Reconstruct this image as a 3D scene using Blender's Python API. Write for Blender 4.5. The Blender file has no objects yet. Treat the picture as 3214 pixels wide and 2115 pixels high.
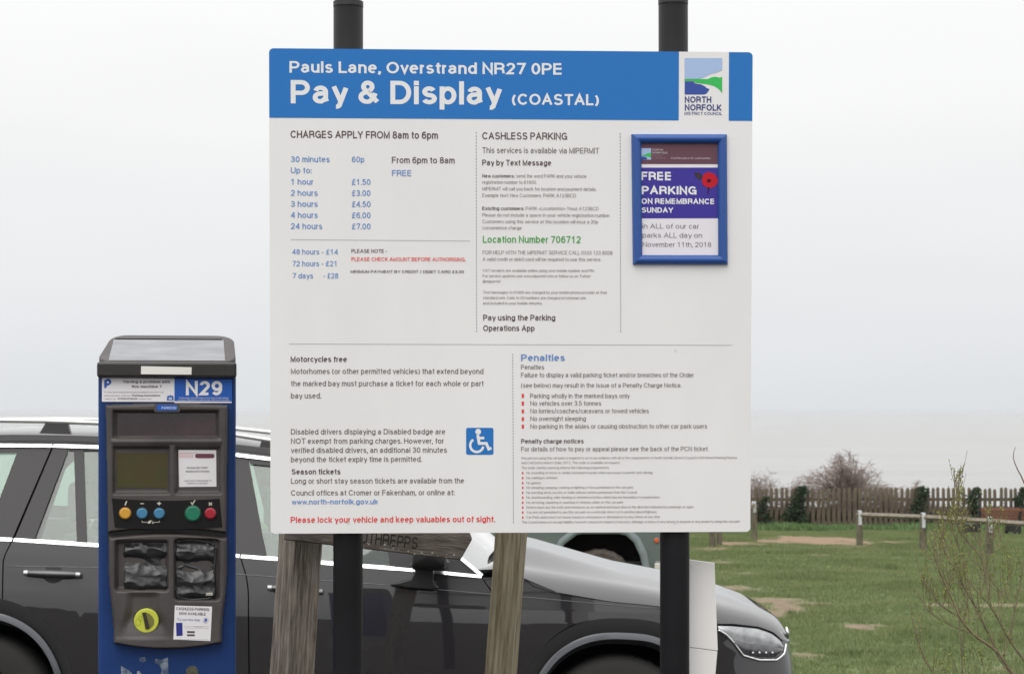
import bpy, bmesh, math, random
import numpy as np
from mathutils import Vector, Matrix, noise
sc = bpy.context.scene
C = sc.collection
F = 6220.0; CX = 1607.0; HZ = 1290.0        # focal length and horizon of the photograph, in its own pixels

# ---------------------------------------------------------------- camera
cd = bpy.data.cameras.new('camera'); cam = bpy.data.objects.new('camera', cd); C.objects.link(cam)
cam.location = (0, 0, 0); cam.rotation_euler = (math.radians(90), 0, 0)
cd.sensor_width = 36; cd.lens = 36*F/3214; cd.shift_y = (HZ-1057.5)/3214
cd.clip_start = .1; cd.clip_end = 90000
cd.dof.use_dof = True; cd.dof.focus_distance = 5.0; cd.dof.aperture_fstop = 15
sc.camera = cam
# ---------------------------------------------------------------- sky
w = bpy.data.worlds.new('World'); sc.world = w; w.use_nodes = True
nt = w.node_tree; N = nt.nodes; Lk = nt.links; N.clear()
def nd(nt, t, **k):
    n = nt.nodes.new(t)
    for a, b in k.items(): setattr(n, a, b)
    return n
def math_(nt, op, a, b=None, clamp=False):
    n = nd(nt, 'ShaderNodeMath', operation=op, use_clamp=clamp)
    for i, v in enumerate((a, b)):
        if v is None: continue
        if isinstance(v, (int, float)): n.inputs[i].default_value = v
        else: nt.links.new(v, n.inputs[i])
    return n.outputs[0]
SUN_EL, SUN_AZ = 48, 200     # high, behind the camera and a little to the left
tc = nd(nt, 'ShaderNodeTexCoord'); sx = nd(nt, 'ShaderNodeSeparateXYZ'); Lk.new(tc.outputs['Generated'], sx.inputs[0])
z = math_(nt, 'MAXIMUM', sx.outputs['Z'], 0.0)
lum = math_(nt, 'ADD', math_(nt, 'ADD', math_(nt, 'MULTIPLY', z, .95), .79), math_(nt, 'MULTIPLY', math_(nt, 'MULTIPLY', z, z), .75))
nz = nd(nt, 'ShaderNodeTexNoise'); nz.inputs['Scale'].default_value = 1.6; nz.inputs['Detail'].default_value = 2.5
mp = nd(nt, 'ShaderNodeMapping'); mp.inputs['Scale'].default_value = (1.6, 1.6, 7); Lk.new(tc.outputs['Generated'], mp.inputs[0]); Lk.new(mp.outputs[0], nz.inputs['Vector'])
lum = math_(nt, 'MULTIPLY', lum, math_(nt, 'ADD', math_(nt, 'MULTIPLY', nz.outputs['Fac'], .15), .925))
tint = nd(nt, 'ShaderNodeValToRGB'); Lk.new(z, tint.inputs[0])
tint.color_ramp.elements[0].color = (.965, 1.0, 1.03, 1); tint.color_ramp.elements[0].position = .0
tint.color_ramp.elements[1].color = (1.0, 1.0, 1.0, 1); tint.color_ramp.elements[1].position = .14
over = nd(nt, 'ShaderNodeVectorMath', operation='SCALE'); Lk.new(tint.outputs[0], over.inputs[0]); Lk.new(math_(nt, 'MULTIPLY', lum, 10.0), over.inputs['Scale'])
sky = nd(nt, 'ShaderNodeTexSky', sky_type='NISHITA', sun_disc=False)
sky.sun_elevation = math.radians(SUN_EL); sky.sun_rotation = math.radians(SUN_AZ)
hs = nd(nt, 'ShaderNodeHueSaturation'); hs.inputs['Saturation'].default_value = .2; Lk.new(sky.outputs[0], hs.inputs['Color'])
mx = nd(nt, 'ShaderNodeMix', data_type='RGBA'); mx.inputs[0].default_value = .93
Lk.new(hs.outputs[0], mx.inputs[6]); Lk.new(over.outputs[0], mx.inputs[7])
bg = nd(nt, 'ShaderNodeBackground'); bg.inputs[1].default_value = .1; Lk.new(mx.outputs[2], bg.inputs[0])
wo = nd(nt, 'ShaderNodeOutputWorld'); Lk.new(bg.outputs[0], wo.inputs[0])
# ---------------------------------------------------------------- sun behind thin cloud
sl = bpy.data.lights.new('sun', 'SUN'); sl.energy = 1.0; sl.angle = math.radians(40); sl.color = (1, .97, .93)
so = bpy.data.objects.new('sun', sl); C.objects.link(so)
az = math.radians(SUN_AZ); el = math.radians(SUN_EL)
sdir = Vector((math.sin(az)*math.cos(el), math.cos(az)*math.cos(el), math.sin(el)))   # towards the sun
so.rotation_euler = (-sdir).to_track_quat('-Z', 'Y').to_euler()
vs = sc.view_settings; vs.view_transform = 'Standard'; vs.look = 'None'; vs.gamma = 1; vs.exposure = 0.0; vs.use_curve_mapping = False
sc.cycles.max_bounces = 8; sc.cycles.transparent_max_bounces = 16; sc.cycles.use_denoising = True

# ---------------------------------------------------------------- materials
def lin(v): v /= 255.; return v/12.92 if v <= .04045 else ((v+.055)/1.055)**2.4
def rgb(r, g, b, k=1.0): return (lin(r)*k, lin(g)*k, lin(b)*k, 1)
_m = {}
def mat(name, col, rough=.5, metal=0, spec=.5, coat=0, var=0, vscale=8, bump=0, bscale=60, stretch=None, trans=0, col2=None, sheen=0, croug=.03, ior=None, cior=1.5, pos=(.35, .68)):
    if name in _m: return _m[name]
    m = bpy.data.materials.new(name); m.use_nodes = True; nt = m.node_tree; p = nt.nodes['Principled BSDF']
    p.inputs['Base Color'].default_value = col; p.inputs['Roughness'].default_value = rough
    p.inputs['Metallic'].default_value = metal; p.inputs['Specular IOR Level'].default_value = spec
    p.inputs['Coat Weight'].default_value = coat; p.inputs['Coat Roughness'].default_value = croug; p.inputs['Coat IOR'].default_value = cior
    p.inputs['Transmission Weight'].default_value = trans
    tc = nd(nt, 'ShaderNodeTexCoord'); mp = nd(nt, 'ShaderNodeMapping'); nt.links.new(tc.outputs['Object'], mp.inputs[0])
    if stretch: mp.inputs['Scale'].default_value = stretch
    if var or col2:
        n = nd(nt, 'ShaderNodeTexNoise'); n.inputs['Scale'].default_value = vscale; n.inputs['Detail'].default_value = 6; n.inputs['Roughness'].default_value = .6
        nt.links.new(mp.outputs[0], n.inputs['Vector'])
        r = nd(nt, 'ShaderNodeValToRGB'); r.color_ramp.elements[0].position, r.color_ramp.elements[1].position = pos
        c2 = col2 or tuple(min(1, x*(1+var)) for x in col[:3])+(1,)
        c1 = col if col2 else tuple(x*(1-var) for x in col[:3])+(1,)
        r.color_ramp.elements[0].color = c1; r.color_ramp.elements[1].color = c2
        nt.links.new(n.outputs['Fac'], r.inputs[0]); nt.links.new(r.outputs[0], p.inputs['Base Color'])
    if bump:
        n = nd(nt, 'ShaderNodeTexNoise'); n.inputs['Scale'].default_value = bscale; n.inputs['Detail'].default_value = 5
        nt.links.new(mp.outputs[0], n.inputs['Vector'])
        b = nd(nt, 'ShaderNodeBump'); b.inputs['Strength'].default_value = 1; b.inputs['Distance'].default_value = bump
        nt.links.new(n.outputs['Fac'], b.inputs['Height']); nt.links.new(b.outputs[0], p.inputs['Normal'])
    _m[name] = m; return m
def pr(name, r, g, b, rough=.45):      # flat print ink, relative to the white of the board
    return mat(name, rgb(r, g, b, 1.04), rough, spec=.2)

# ---------------------------------------------------------------- object helpers
def link(o, parent=None):
    C.objects.link(o)
    if parent is not None: o.parent = parent
    return o
def mesh(name, vs_, fs, m, parent=None, smooth=False, mats=None, midx=None):
    me = bpy.data.meshes.new(name); me.from_pydata([tuple(v) for v in vs_], [], fs); me.update()
    for x in (mats or [m]): me.materials.append(x)
    if midx is not None: me.polygons.foreach_set('material_index', midx)
    if smooth: me.polygons.foreach_set('use_smooth', [True]*len(me.polygons))
    return link(bpy.data.objects.new(name, me), parent)
def from_bm(name, bm, m, parent=None, smooth=False):
    me = bpy.data.meshes.new(name); bm.to_mesh(me); bm.free(); me.materials.append(m)
    if smooth:
        for p in me.polygons: p.use_smooth = True
    return link(bpy.data.objects.new(name, me), parent)
def tag(o, label=None, cat=None, group=None, kind=None):
    if label: o['label'] = label
    if cat: o['category'] = cat
    if group: o['group'] = group
    if kind: o['kind'] = kind
    return o
def thing(name, label, cat, M=None, group=None):
    o = bpy.data.objects.new(name, None); o.empty_display_size = .1; C.objects.link(o)
    if M is not None: o.matrix_world = M
    return tag(o, label, cat, group)
class G:                       # geometry bucket
    def __init__(s): s.v = []; s.f = []
    def add(s, v, f):
        b = len(s.v); s.v += [tuple(x) for x in v]; s.f += [tuple(i+b for i in q) for q in f]
    def box(s, x0, x1, y0, y1, z0, z1):
        s.add([(x0,y0,z0),(x1,y0,z0),(x1,y1,z0),(x0,y1,z0),(x0,y0,z1),(x1,y0,z1),(x1,y1,z1),(x0,y1,z1)],
              [(0,3,2,1),(4,5,6,7),(0,1,5,4),(1,2,6,5),(2,3,7,6),(3,0,4,7)])
    def prism(s, poly, fr, bk):  # poly: list of 3D points front; fr/bk offset vectors
        n = len(poly); s.add([Vector(p)+fr for p in poly]+[Vector(p)+bk for p in poly],
            [tuple(range(n)), tuple(range(2*n-1, n-1, -1))]+[(i, n+i, n+(i+1) % n, (i+1) % n) for i in range(n)])
    def tube(s, pts, rad, n=6, cap=True):
        pts = [Vector(p) for p in pts]; k = len(pts)
        if isinstance(rad, (int, float)): rad = [rad]*k
        b = len(s.v); t0 = (pts[1]-pts[0]).normalized(); a = t0.orthogonal().normalized()
        for i, p in enumerate(pts):
            t = (pts[min(i+1, k-1)]-pts[max(i-1, 0)]).normalized()
            a = (a-t*a.dot(t)).normalized(); c = t.cross(a)
            for j in range(n):
                q = 2*math.pi*j/n; s.v.append(tuple(p+(a*math.cos(q)+c*math.sin(q))*rad[i]))
        for i in range(k-1):
            for j in range(n):
                s.f.append((b+i*n+j, b+i*n+(j+1) % n, b+(i+1)*n+(j+1) % n, b+(i+1)*n+j))
        if cap: s.f.append(tuple(b+j for j in range(n))[::-1]); s.f.append(tuple(b+(k-1)*n+j for j in range(n)))
    def disc(s, c, u, v, nrm, r, h, n=28, bevel=0):   # short cylinder standing on c along nrm
        c = Vector(c); b = len(s.v)
        rings = [(r, 0), (r, h-bevel), (r-bevel, h)] if bevel else [(r, 0), (r, h)]
        for rr, hh in rings:
            for j in range(n):
                q = 2*math.pi*j/n; s.v.append(tuple(c+u*math.cos(q)*rr+v*math.sin(q)*rr+nrm*hh))
        for i in range(len(rings)-1):
            for j in range(n): s.f.append((b+i*n+j, b+i*n+(j+1) % n, b+(i+1)*n+(j+1) % n, b+(i+1)*n+j))
        e = b+(len(rings)-1)*n; s.f.append(tuple(e+j for j in range(n)))
    def obj(s, name, m, parent=None, smooth=False): return mesh(name, s.v, s.f, m, parent, smooth)
def bevel(o, width, seg=2, ang=40):
    bm = bmesh.new(); bm.from_mesh(o.data); bmesh.ops.remove_doubles(bm, verts=bm.verts, dist=1e-6)
    bmesh.ops.recalc_face_normals(bm, faces=bm.faces)
    es = [e for e in bm.edges if len(e.link_faces) == 2 and e.calc_face_angle(0) > math.radians(ang)]
    bmesh.ops.bevel(bm, geom=es, offset=width, segments=seg, profile=.5, affect='EDGES', clamp_overlap=True)
    bm.to_mesh(o.data); bm.free(); return o
def lerp(a, b, t): return a+(b-a)*t
def interp(x, pts):
    if x <= pts[0][0]: return pts[0][1]
    for (a, b), (c, d) in zip(pts, pts[1:]):
        if x <= c: return b+(d-b)*(x-a)/(c-a) if c > a else d
    return pts[-1][1]
def sstep(a, b, x):
    if a == b: return 0. if x < a else 1.
    t = min(1, max(0, (x-a)/(b-a))); return t*t*(3-2*t)
def world(px, py, Y): return Vector(((px-CX)*Y/F, Y, (HZ-py)*Y/F))

class Plane:                   # a real plane in the place; photograph pixels are measured on it through the camera
    def __init__(s, o, u, v): s.o = Vector(o); s.u = Vector(u).normalized(); s.v = Vector(v).normalized(); s.n = s.u.cross(s.v).normalized()
    def uv(s, px, py):
        d = Vector(((px-CX)/F, 1, (HZ-py)/F)); t = s.o.dot(s.n)/d.dot(s.n); p = d*t-s.o
        return p.dot(s.u), p.dot(s.v)
    def M(s): return Matrix(((s.u.x, s.n.x*-1, s.v.x, s.o.x), (s.u.y, -s.n.y, s.v.y, s.o.y), (s.u.z, -s.n.z, s.v.z, s.o.z), (0, 0, 0, 1)))
# local frame of a Plane thing: x = u, z = v, -y towards the viewer

# ---------------------------------------------------------------- stroked sans-serif lettering (monoline grotesque)
BOWL = 'A.24,.36,.24,.36,90,450'
GL = {
'A':(.68,'0,0 .34,1 .68,0;.12,.33 .56,.33'),'B':(.6,'0,0 0,1;0,1 .34,1 A.34,.76,.22,.24,90,-90 0,.52;.3,.52 A.36,.26,.24,.26,90,-90 0,0'),
'C':(.68,'A.36,.5,.36,.5,38,322'),'D':(.64,'0,0 0,1 .28,1 A.28,.5,.36,.5,90,-90 0,0'),'E':(.54,'.54,0 0,0 0,1 .52,1;0,.52 .49,.52'),
'F':(.5,'0,0 0,1 .5,1;0,.51 .45,.51'),'G':(.7,'A.36,.5,.36,.5,38,325;.4,.47 .68,.47 .68,0'),'H':(.6,'0,0 0,1;0,.52 .6,.52;.6,0 .6,1'),
'I':(0,'0,0 0,1'),'J':(.38,'.38,1 .38,.26 A.19,.26,.19,.26,0,-180'),'K':(.6,'0,0 0,1;0,.33 .57,1;.2,.55 .6,0'),'L':(.47,'0,1 0,0 .47,0'),
'M':(.7,'0,0 0,1 .35,.04 .7,1 .7,0'),'N':(.6,'0,0 0,1 .6,0 .6,1'),'O':(.76,'A.38,.5,.38,.5,90,450'),'P':(.57,'0,0 0,1;0,1 .32,1 A.32,.72,.25,.28,90,-90 0,.44'),
'Q':(.76,'A.38,.5,.38,.5,90,450;.48,.25 .74,-.03'),'R':(.61,'0,0 0,1;0,1 .34,1 A.34,.74,.25,.26,90,-90 0,.48;.33,.48 A.38,.27,.2,.21,90,0 .61,0'),
'S':(.6,'A.3,.755,.26,.245,22,270 A.3,.255,.3,.255,90,-160'),'T':(.6,'0,1 .6,1;.3,0 .3,.97'),'U':(.6,'0,1 0,.3 A.3,.3,.3,.3,180,360 .6,1'),
'V':(.64,'0,1 .32,0 .64,1'),'W':(.92,'0,1 .23,0 .46,.96 .69,0 .92,1'),'X':(.62,'0,0 .62,1;0,1 .62,0'),'Y':(.62,'0,1 .31,.42 .62,1;.31,0 .31,.42'),'Z':(.58,'0,1 .56,1 0,0 .58,0'),
'a':(.47,'A.22,.5,.2,.22,165,0 .42,.12 .46,0;.42,.44 .22,.41 A.2,.205,.2,.205,90,270 .25,.0 .42,.17'),'b':(.48,'0,0 0,1;'+BOWL),'c':(.45,'A.24,.36,.24,.36,42,318'),
'd':(.48,'.48,0 .48,1;'+BOWL),'e':(.48,'.03,.385 .46,.385;A.24,.36,.24,.36,2,310'),'f':(.25,'.1,0 .1,.8 A.26,.8,.16,.2,180,92;0,.72 .26,.72'),
'g':(.48,BOWL+';.48,.72 .48,-.04 A.24,-.04,.24,.2,0,-155'),'h':(.44,'0,0 0,1;0,.42 A.22,.47,.22,.25,180,0 .44,0'),'i':(0,'0,0 0,.72;D0,1'),
'j':(.06,'.06,.72 .06,-.1 A-.04,-.1,.1,.14,0,-90;D.06,1'),'k':(.44,'0,0 0,1;0,.25 .41,.72;.14,.42 .44,0'),'l':(0,'0,0 0,1'),
'm':(.7,'0,0 0,.72;0,.44 A.175,.49,.175,.23,180,0 .35,0;.35,.44 A.525,.49,.175,.23,180,0 .7,0'),'n':(.44,'0,0 0,.72;0,.42 A.22,.47,.22,.25,180,0 .44,0'),
'o':(.5,'A.25,.36,.25,.36,90,450'),'p':(.48,'0,-.27 0,.72;'+BOWL),'q':(.48,'.48,-.27 .48,.72;'+BOWL),'r':(.22,'0,0 0,.72;0,.42 A.2,.45,.2,.26,180,84'),
's':(.42,'A.21,.545,.18,.175,22,270 A.21,.185,.21,.185,90,-160'),'t':(.25,'.11,.93 .11,.14 A.24,.13,.13,.13,180,275;0,.72 .25,.72'),
'u':(.44,'0,.72 0,.24 A.22,.24,.22,.24,180,360;.44,0 .44,.72'),'v':(.44,'0,.72 .22,0 .44,.72'),'w':(.68,'0,.72 .17,0 .34,.7 .51,0 .68,.72'),
'x':(.44,'0,0 .44,.72;0,.72 .44,0'),'y':(.46,'0,.72 .24,.02;.46,.72 .21,-.14 A.08,-.14,.13,.13,-10,-100'),'z':(.42,'0,.72 .4,.72 0,0 .42,0'),
'0':(.5,'A.25,.5,.25,.5,90,450'),'1':(.5,'.06,.76 .28,.99 .28,0'),'2':(.5,'A.25,.73,.24,.27,175,-32 .02,0 .5,0'),
'3':(.5,'A.24,.765,.21,.235,165,-80;.17,.53 .25,.53 A.24,.265,.26,.265,88,-165'),'4':(.52,'.4,0 .4,1;.4,1 0,.27 .52,.27'),'5':(.5,'.46,1 .1,1 .04,.5 A.24,.33,.26,.33,135,-158'),
'6':(.5,'A.25,.31,.25,.31,90,450;A.28,.55,.28,.45,42,180 0,.3'),'7':(.5,'0,1 .5,1 .17,0'),'8':(.5,'A.25,.76,.21,.24,90,450;A.25,.265,.25,.265,90,450'),
'9':(.5,'A.25,.69,.25,.31,90,450;A.22,.45,.28,.45,-138,0 .5,.7'),
'.':(0,'D0,0'),',':(0,'D0,0;.02,0 -.03,-.17'),':':(0,'D0,0;D0,.6'),';':(0,'D0,0;D0,.6;.02,0 -.03,-.17'),"'":(0,'0,.78 0,1'),'-':(.24,'0,.38 .24,.38'),
'/':(.28,'0,-.05 .28,1.05'),'(':(.18,'A.4,.4,.4,.68,125,235'),')':(.18,'A-.22,.4,.4,.68,55,-55'),'&':(.68,'.68,0 .3,.5 .17,.66 A.3,.79,.17,.21,205,-60 .3,.52;.34,.55 .16,.46 A.27,.25,.25,.25,125,290 .5,.16 .6,.45'),
'£':(.5,'A.3,.74,.19,.26,15,180 .15,.3 .02,0 .52,0;0,.5 .38,.5'),'@':(.85,'A.43,.4,.17,.22,90,450;.62,.6 .58,.25 A.7,.3,.12,.12,220,360 A.43,.4,.42,.55,0,300'),
'<':(.45,'.45,.1 0,.38 .45,.66'),'>':(.45,'0,.1 .45,.38 0,.66'),'?':(.42,'A.21,.76,.21,.24,170,-40 .21,.45 .21,.27;D.21,0'),'+':(.5,'0,.38 .5,.38;.25,.13 .25,.63'),
'’':(0,'0,.78 0,1'),'*':(.3,'0,.7 .3,.7;.15,.55 .15,.85'),'=':(.4,'0,.25 .4,.25;0,.5 .4,.5')}
def _path(st, seg):
    out = []
    for tk in st.split():
        if tk[0] == 'A':
            cx, cy, rx, ry, a0, a1 = map(float, tk[1:].split(','))
            n = max(3, int(abs(a1-a0)/360*seg))
            for i in range(n+1):
                a = math.radians(a0+(a1-a0)*i/n); q = (cx+rx*math.cos(a), cy+ry*math.sin(a))
                if not out or abs(out[-1][0]-q[0])+abs(out[-1][1]-q[1]) > 1e-4: out.append(q)
        else:
            q = tuple(map(float, tk.split(',')))
            if not out or abs(out[-1][0]-q[0])+abs(out[-1][1]-q[1]) > 1e-4: out.append(q)
    return out
def ribbon(pts, w_):
    """thick flat polyline -> verts, quads (2D)"""
    closed = len(pts) > 3 and abs(pts[0][0]-pts[-1][0])+abs(pts[0][1]-pts[-1][1]) < 1e-4
    if closed: pts = pts[:-1]
    n = len(pts); v = []
    for i in range(n):
        p = Vector(pts[i]); a = Vector(pts[i-1]) if (i or closed) else None; b = Vector(pts[(i+1) % n]) if (i < n-1 or closed) else None
        d0 = (p-a).normalized() if a is not None else None; d1 = (b-p).normalized() if b is not None else None
        if d0 is None: d0 = d1
        if d1 is None: d1 = d0
        n0 = Vector((-d0.y, d0.x)); n1 = Vector((-d1.y, d1.x)); m = n0+n1
        if m.length < .2: m = n0
        m.normalize(); k = 1/max(.38, m.dot(n0)); v += [p+m*w_/2*k, p-m*w_/2*k]
    f = [(2*i, 2*i+1, (2*i+3) % (2*n), (2*i+2) % (2*n)) for i in range(n if closed else n-1)]
    return v, f
def text2d(s, w_, seg, track=0.0):
    """returns [(verts2d, quads, layer)], x0, x1 in cap-height units"""
    x = 0; out = []; k = 1-w_; sp = .105+track; first = None; last = 0
    for ch in s:
        if ch == ' ': x += .3; continue
        g = GL.get(ch)
        if g is None: x += .4; continue
        W_, defn = g; gx = x+w_/2
        for li, st in enumerate(defn.split(';')):
            if st[0] == 'D':
                a, b = map(float, st[1:].split(',')); h = w_/2*1.05; b = w_/2+b*k
                out.append(([(gx+a-h, b-h), (gx+a+h, b-h), (gx+a+h, b+h), (gx+a-h, b+h)], [(0, 1, 2, 3)], li)); continue
            p = _path(st, seg); p = [(gx+q[0]*(1-w_*.25), w_/2+q[1]*k) for q in p]
            p2 = list(p)
            if not (len(p) > 3 and abs(p[0][0]-p[-1][0])+abs(p[0][1]-p[-1][1]) < 1e-4):     # extend straight ends to the outer edge
                for e, q in ((0, 1), (-1, -2)):
                    d = Vector(p[e])-Vector(p[q]); straight = abs(d.x) < 1e-3 or abs(d.y) < 1e-3
                    if straight and d.length > .05 and abs(d.x) < 1e-3: d.normalize(); p2[e] = tuple(Vector(p[e])+d*w_/2)
                    elif d.length > .05 and len(p) < 4: d.normalize(); p2[e] = tuple(Vector(p[e])+d*w_*.35)
            v, f = ribbon(p2, w_); out.append((v, f, li))
        if first is None: first = x
        last = x+W_*(1-w_*.25)+w_; x += W_*(1-w_*.25)+w_+sp-(.045 if ch in 'rtfLTcvyw' else 0)
    return out, first or 0, last
def text(bk, P, s, px0, py, px1, cap, w_=.125, lift=.0008, seg=None, italic=0, oy=0, py1=None):
    """set a line of lettering on plane P: left px, baseline px, right px, cap height in px (photograph pixels)"""
    u0, v0 = P.uv(px0, py); u1, _ = P.uv(px1, py); _, vt = P.uv(px0, py-cap); h = vt-v0
    if py1 is not None: _, v1 = P.uv(px1, py1)
    else: v1 = v0
    if seg is None: seg = 28 if cap > 45 else (18 if cap > 22 else 12)
    L, a, b = text2d(s, w_, seg)
    sx = (u1-u0)/(b-a)
    for v, f, li in L:
        bk.add([(u0+(q[0]-a)*sx+italic*q[1]*h, -(lift+li*.00004)+oy, v0+q[1]*h+(v1-v0)*(q[0]-a)/(b-a)) for q in v], [q[::-1] for q in f])
def rect(bk, P, x0, y0, x1, y1, lift=.0005, th=0, oy=0):
    pts = [P.uv(x0, y0), P.uv(x0, y1), P.uv(x1, y1), P.uv(x1, y0)]
    bk.add([(a, -lift+oy, b) for a, b in pts], [(0, 1, 2, 3)])
def poly(bk, P, pts, lift=.0005, oy=0):
    q = [P.uv(*p) for p in pts]; n = len(q)
    A = sum(q[i][0]*q[(i+1) % n][1]-q[(i+1) % n][0]*q[i][1] for i in range(n))
    idx = tuple(range(n)) if A > 0 else tuple(range(n))[::-1]
    bk.add([(a, -lift+oy, b) for a, b in q], [idx])
def slab(bk, P, pts, y0, y1):      # extruded polygon between local y0 (front, smaller) and y1
    q = [P.uv(*p) for p in pts]; n = len(q)
    A = sum(q[i][0]*q[(i+1) % n][1]-q[(i+1) % n][0]*q[i][1] for i in range(n))
    if A < 0: q = q[::-1]
    bk.add([(a, y0, b) for a, b in q]+[(a, y1, b) for a, b in q],
        [tuple(range(n)), tuple(range(2*n-1, n-1, -1))]+[(i, n+i, n+(i+1) % n, (i+1) % n) for i in range(n)])
def rrect(x0, y0, x1, y1, r, n=5):
    o = []
    for cx, cy, a0 in ((x1-r, y0+r, -90), (x1-r, y1-r, 0), (x0+r, y1-r, 90), (x0+r, y0+r, 180)):
        for i in range(n+1):
            a = math.radians(a0+90*i/n); o.append((cx+r*math.cos(a), cy+r*math.sin(a)))
    return o
def dashes(bk, P, x0, y0, x1, y1, n, th=2.0, lift=.0006, duty=.6):
    for i in range(n):
        a = i/n; b = a+duty/n
        xa, ya, xb, yb = lerp(x0, x1, a), lerp(y0, y1, a), lerp(x0, x1, b), lerp(y0, y1, b)
        if abs(x1-x0) > abs(y1-y0): poly(bk, P, [(xa, ya-th/2), (xa, ya+th/2), (xb, yb+th/2), (xb, yb-th/2)], lift)
        else: poly(bk, P, [(xa-th/2, ya), (xa-th/2, yb), (xb+th/2, yb), (xb+th/2, ya)], lift)

# ================================================================ ground, sea
GZ = [(-60, -1.2), (0, -1.55), (5, -1.68), (9.2, -1.885), (14, -2.04), (22, -2.27), (36.6, -2.5), (46, -2.86), (52, -3.10), (58, -3.25)]
def gz(x, y):
    z = interp(y, GZ)
    k = math.exp(-((y-10)/4.0)**2)*.034
    return z-k*max(-6, min(3, x-.476))+.03*noise.noise((x*.25, y*.25, 3))*sstep(11, 18, y)+.012*noise.noise((x*1.1, y*1.1, 7))*sstep(11, 18, y)
BARE = []           # worn patches: centre and radii in metres, measured from the photograph on the ground
def ground_pt(px, py):
    lo, hi = 8., 57.
    for _ in range(40):
        mid = (lo+hi)/2; X = (px-CX)*mid/F
        if (HZ-py)*mid/F > gz(X, mid): lo = mid
        else: hi = mid
    return (px-CX)*lo/F, lo
def bare(px, py, rx, ry, kind, s=1.0):
    x, y = ground_pt(px, py); xr, _ = ground_pt(px+rx, py); _, yn = ground_pt(px, py+ry); _, yf = ground_pt(px, py-ry)
    BARE.append((x, y, abs(xr-x), max(.25, (yf-yn)/2), kind, s))
for a in [(2545,1696,125,17,1,1.3),(2640,1692,60,11,1,1.2),(2430,1700,60,9,1,1.1),(2330,1707,110,8,1,1.0),(2235,1722,80,5,1,.7),(2718,1706,36,5,1,1.0),(2800,1702,36,5,1,.9),(2740,1692,60,4,1,.5),(2860,1700,60,5,1,.4),
          (2575,1742,45,4,0,.7),(2260,1765,50,5,0,.9),(2290,1845,70,9,0,.9),(2345,1850,60,6,0,.6),(2430,1885,80,12,0,1.1),(2470,1905,60,18,0,1.2),(2420,1930,60,16,0,1.1),(2530,1893,90,5,0,.9),(2440,1880,120,6,0,.9),
          (2700,1970,52,12,0,1.2),(2760,1964,32,6,0,.9),(2945,1898,55,6,0,1.1),(3120,1900,90,6,0,.8),(3200,1898,50,5,0,.7),(2520,2055,55,6,0,.8),(2480,2020,40,8,0,.5),(2790,1785,40,5,2,.5),(2350,1800,70,6,0,.5),
          (3150,2100,60,8,0,.8),(2960,1975,60,5,0,.35),(3180,2050,50,6,0,.4)]: bare(*a)
def soil(x, y):
    s = 0; kind = 0
    nn = noise.noise((x*1.3, y*.9, 0))*.35+noise.noise((x*4, y*3, 5))*.22
    for cx, cy, rx, ry, kd, st in BARE:
        d = math.hypot((x-cx)/rx, (y-cy)/ry)
        v = st*(1-sstep(.45, 1.25, d+nn))
        if v > s: s = v; kind = kd
    return min(1, s), kind
def grid_axis(segs):
    o = []
    for a, b, n in segs: o += [a+(b-a)*i/n for i in range(n)]
    return np.array(o+[segs[-1][1]])
xs = grid_axis([(-40, -8, 10), (-8, .6, 20), (.6, 14, 110), (14, 40, 10)])
ys = grid_axis([(-60, 5, 14), (5, 13.5, 16), (13.5, 54, 260), (54, 58, 8)])
gv = []; gs = []
for y in ys:
    for x in xs:
        gv.append((x, y, gz(x, y)))
        if .5 < x < 14.5 and 13 < y < 54: s_, kd = soil(x, y)
        else: s_, kd = 0, 0
        gs += [s_*(kd != 2), s_*(kd == 1), 1-sstep(10.5, 13, y+noise.noise((x, y, 1))*.8), 1]
nx = len(xs); gf = [(j*nx+i, j*nx+i+1, (j+1)*nx+i+1, (j+1)*nx+i) for j in range(len(ys)-1) for i in range(nx-1)]
# cliff edge and face down to the beach
b = len(gv); L_ = len(ys)-1
for k, (yy, zz) in enumerate(((60, -4.2), (63, -12), (68, -22), (74, -27.5))):
    for x in xs: gv.append((x, yy+noise.noise((x*.2, k, 0))*.8, zz)); gs += [.8, .2, 0, 1]
for k in range(4):
    p0 = L_*nx if k == 0 else b+(k-1)*nx; p1 = b+k*nx
    for i in range(nx-1): gf.append((p0+i, p0+i+1, p1+i+1, p1+i))
gm = bpy.data.materials.new('ground_soil_and_turf'); gm.use_nodes = True; nt = gm.node_tree; p = nt.nodes['Principled BSDF']; p.inputs['Roughness'].default_value = .95; p.inputs['Specular IOR Level'].default_value = .15
at = nd(nt, 'ShaderNodeAttribute', attribute_name='soil'); sp_ = nd(nt, 'ShaderNodeSeparateColor'); nt.links.new(at.outputs['Color'], sp_.inputs[0])
tc = nd(nt, 'ShaderNodeTexCoord')
def nzn(sc_, det=6, stretch=None):
    n = nd(nt, 'ShaderNodeTexNoise'); n.inputs['Scale'].default_value = sc_; n.inputs['Detail'].default_value = det
    m_ = nd(nt, 'ShaderNodeMapping'); nt.links.new(tc.outputs['Object'], m_.inputs[0])
    if stretch: m_.inputs['Scale'].default_value = stretch
    nt.links.new(m_.outputs[0], n.inputs['Vector']); return n.outputs['Fac']
def ramp(fac, c1, c2, a=.3, b_=.7):
    r = nd(nt, 'ShaderNodeValToRGB'); nt.links.new(fac, r.inputs[0]); r.color_ramp.elements[0].position = a; r.color_ramp.elements[1].position = b_
    r.color_ramp.elements[0].color = c1+(1,); r.color_ramp.elements[1].color = c2+(1,); return r.outputs[0]
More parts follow.
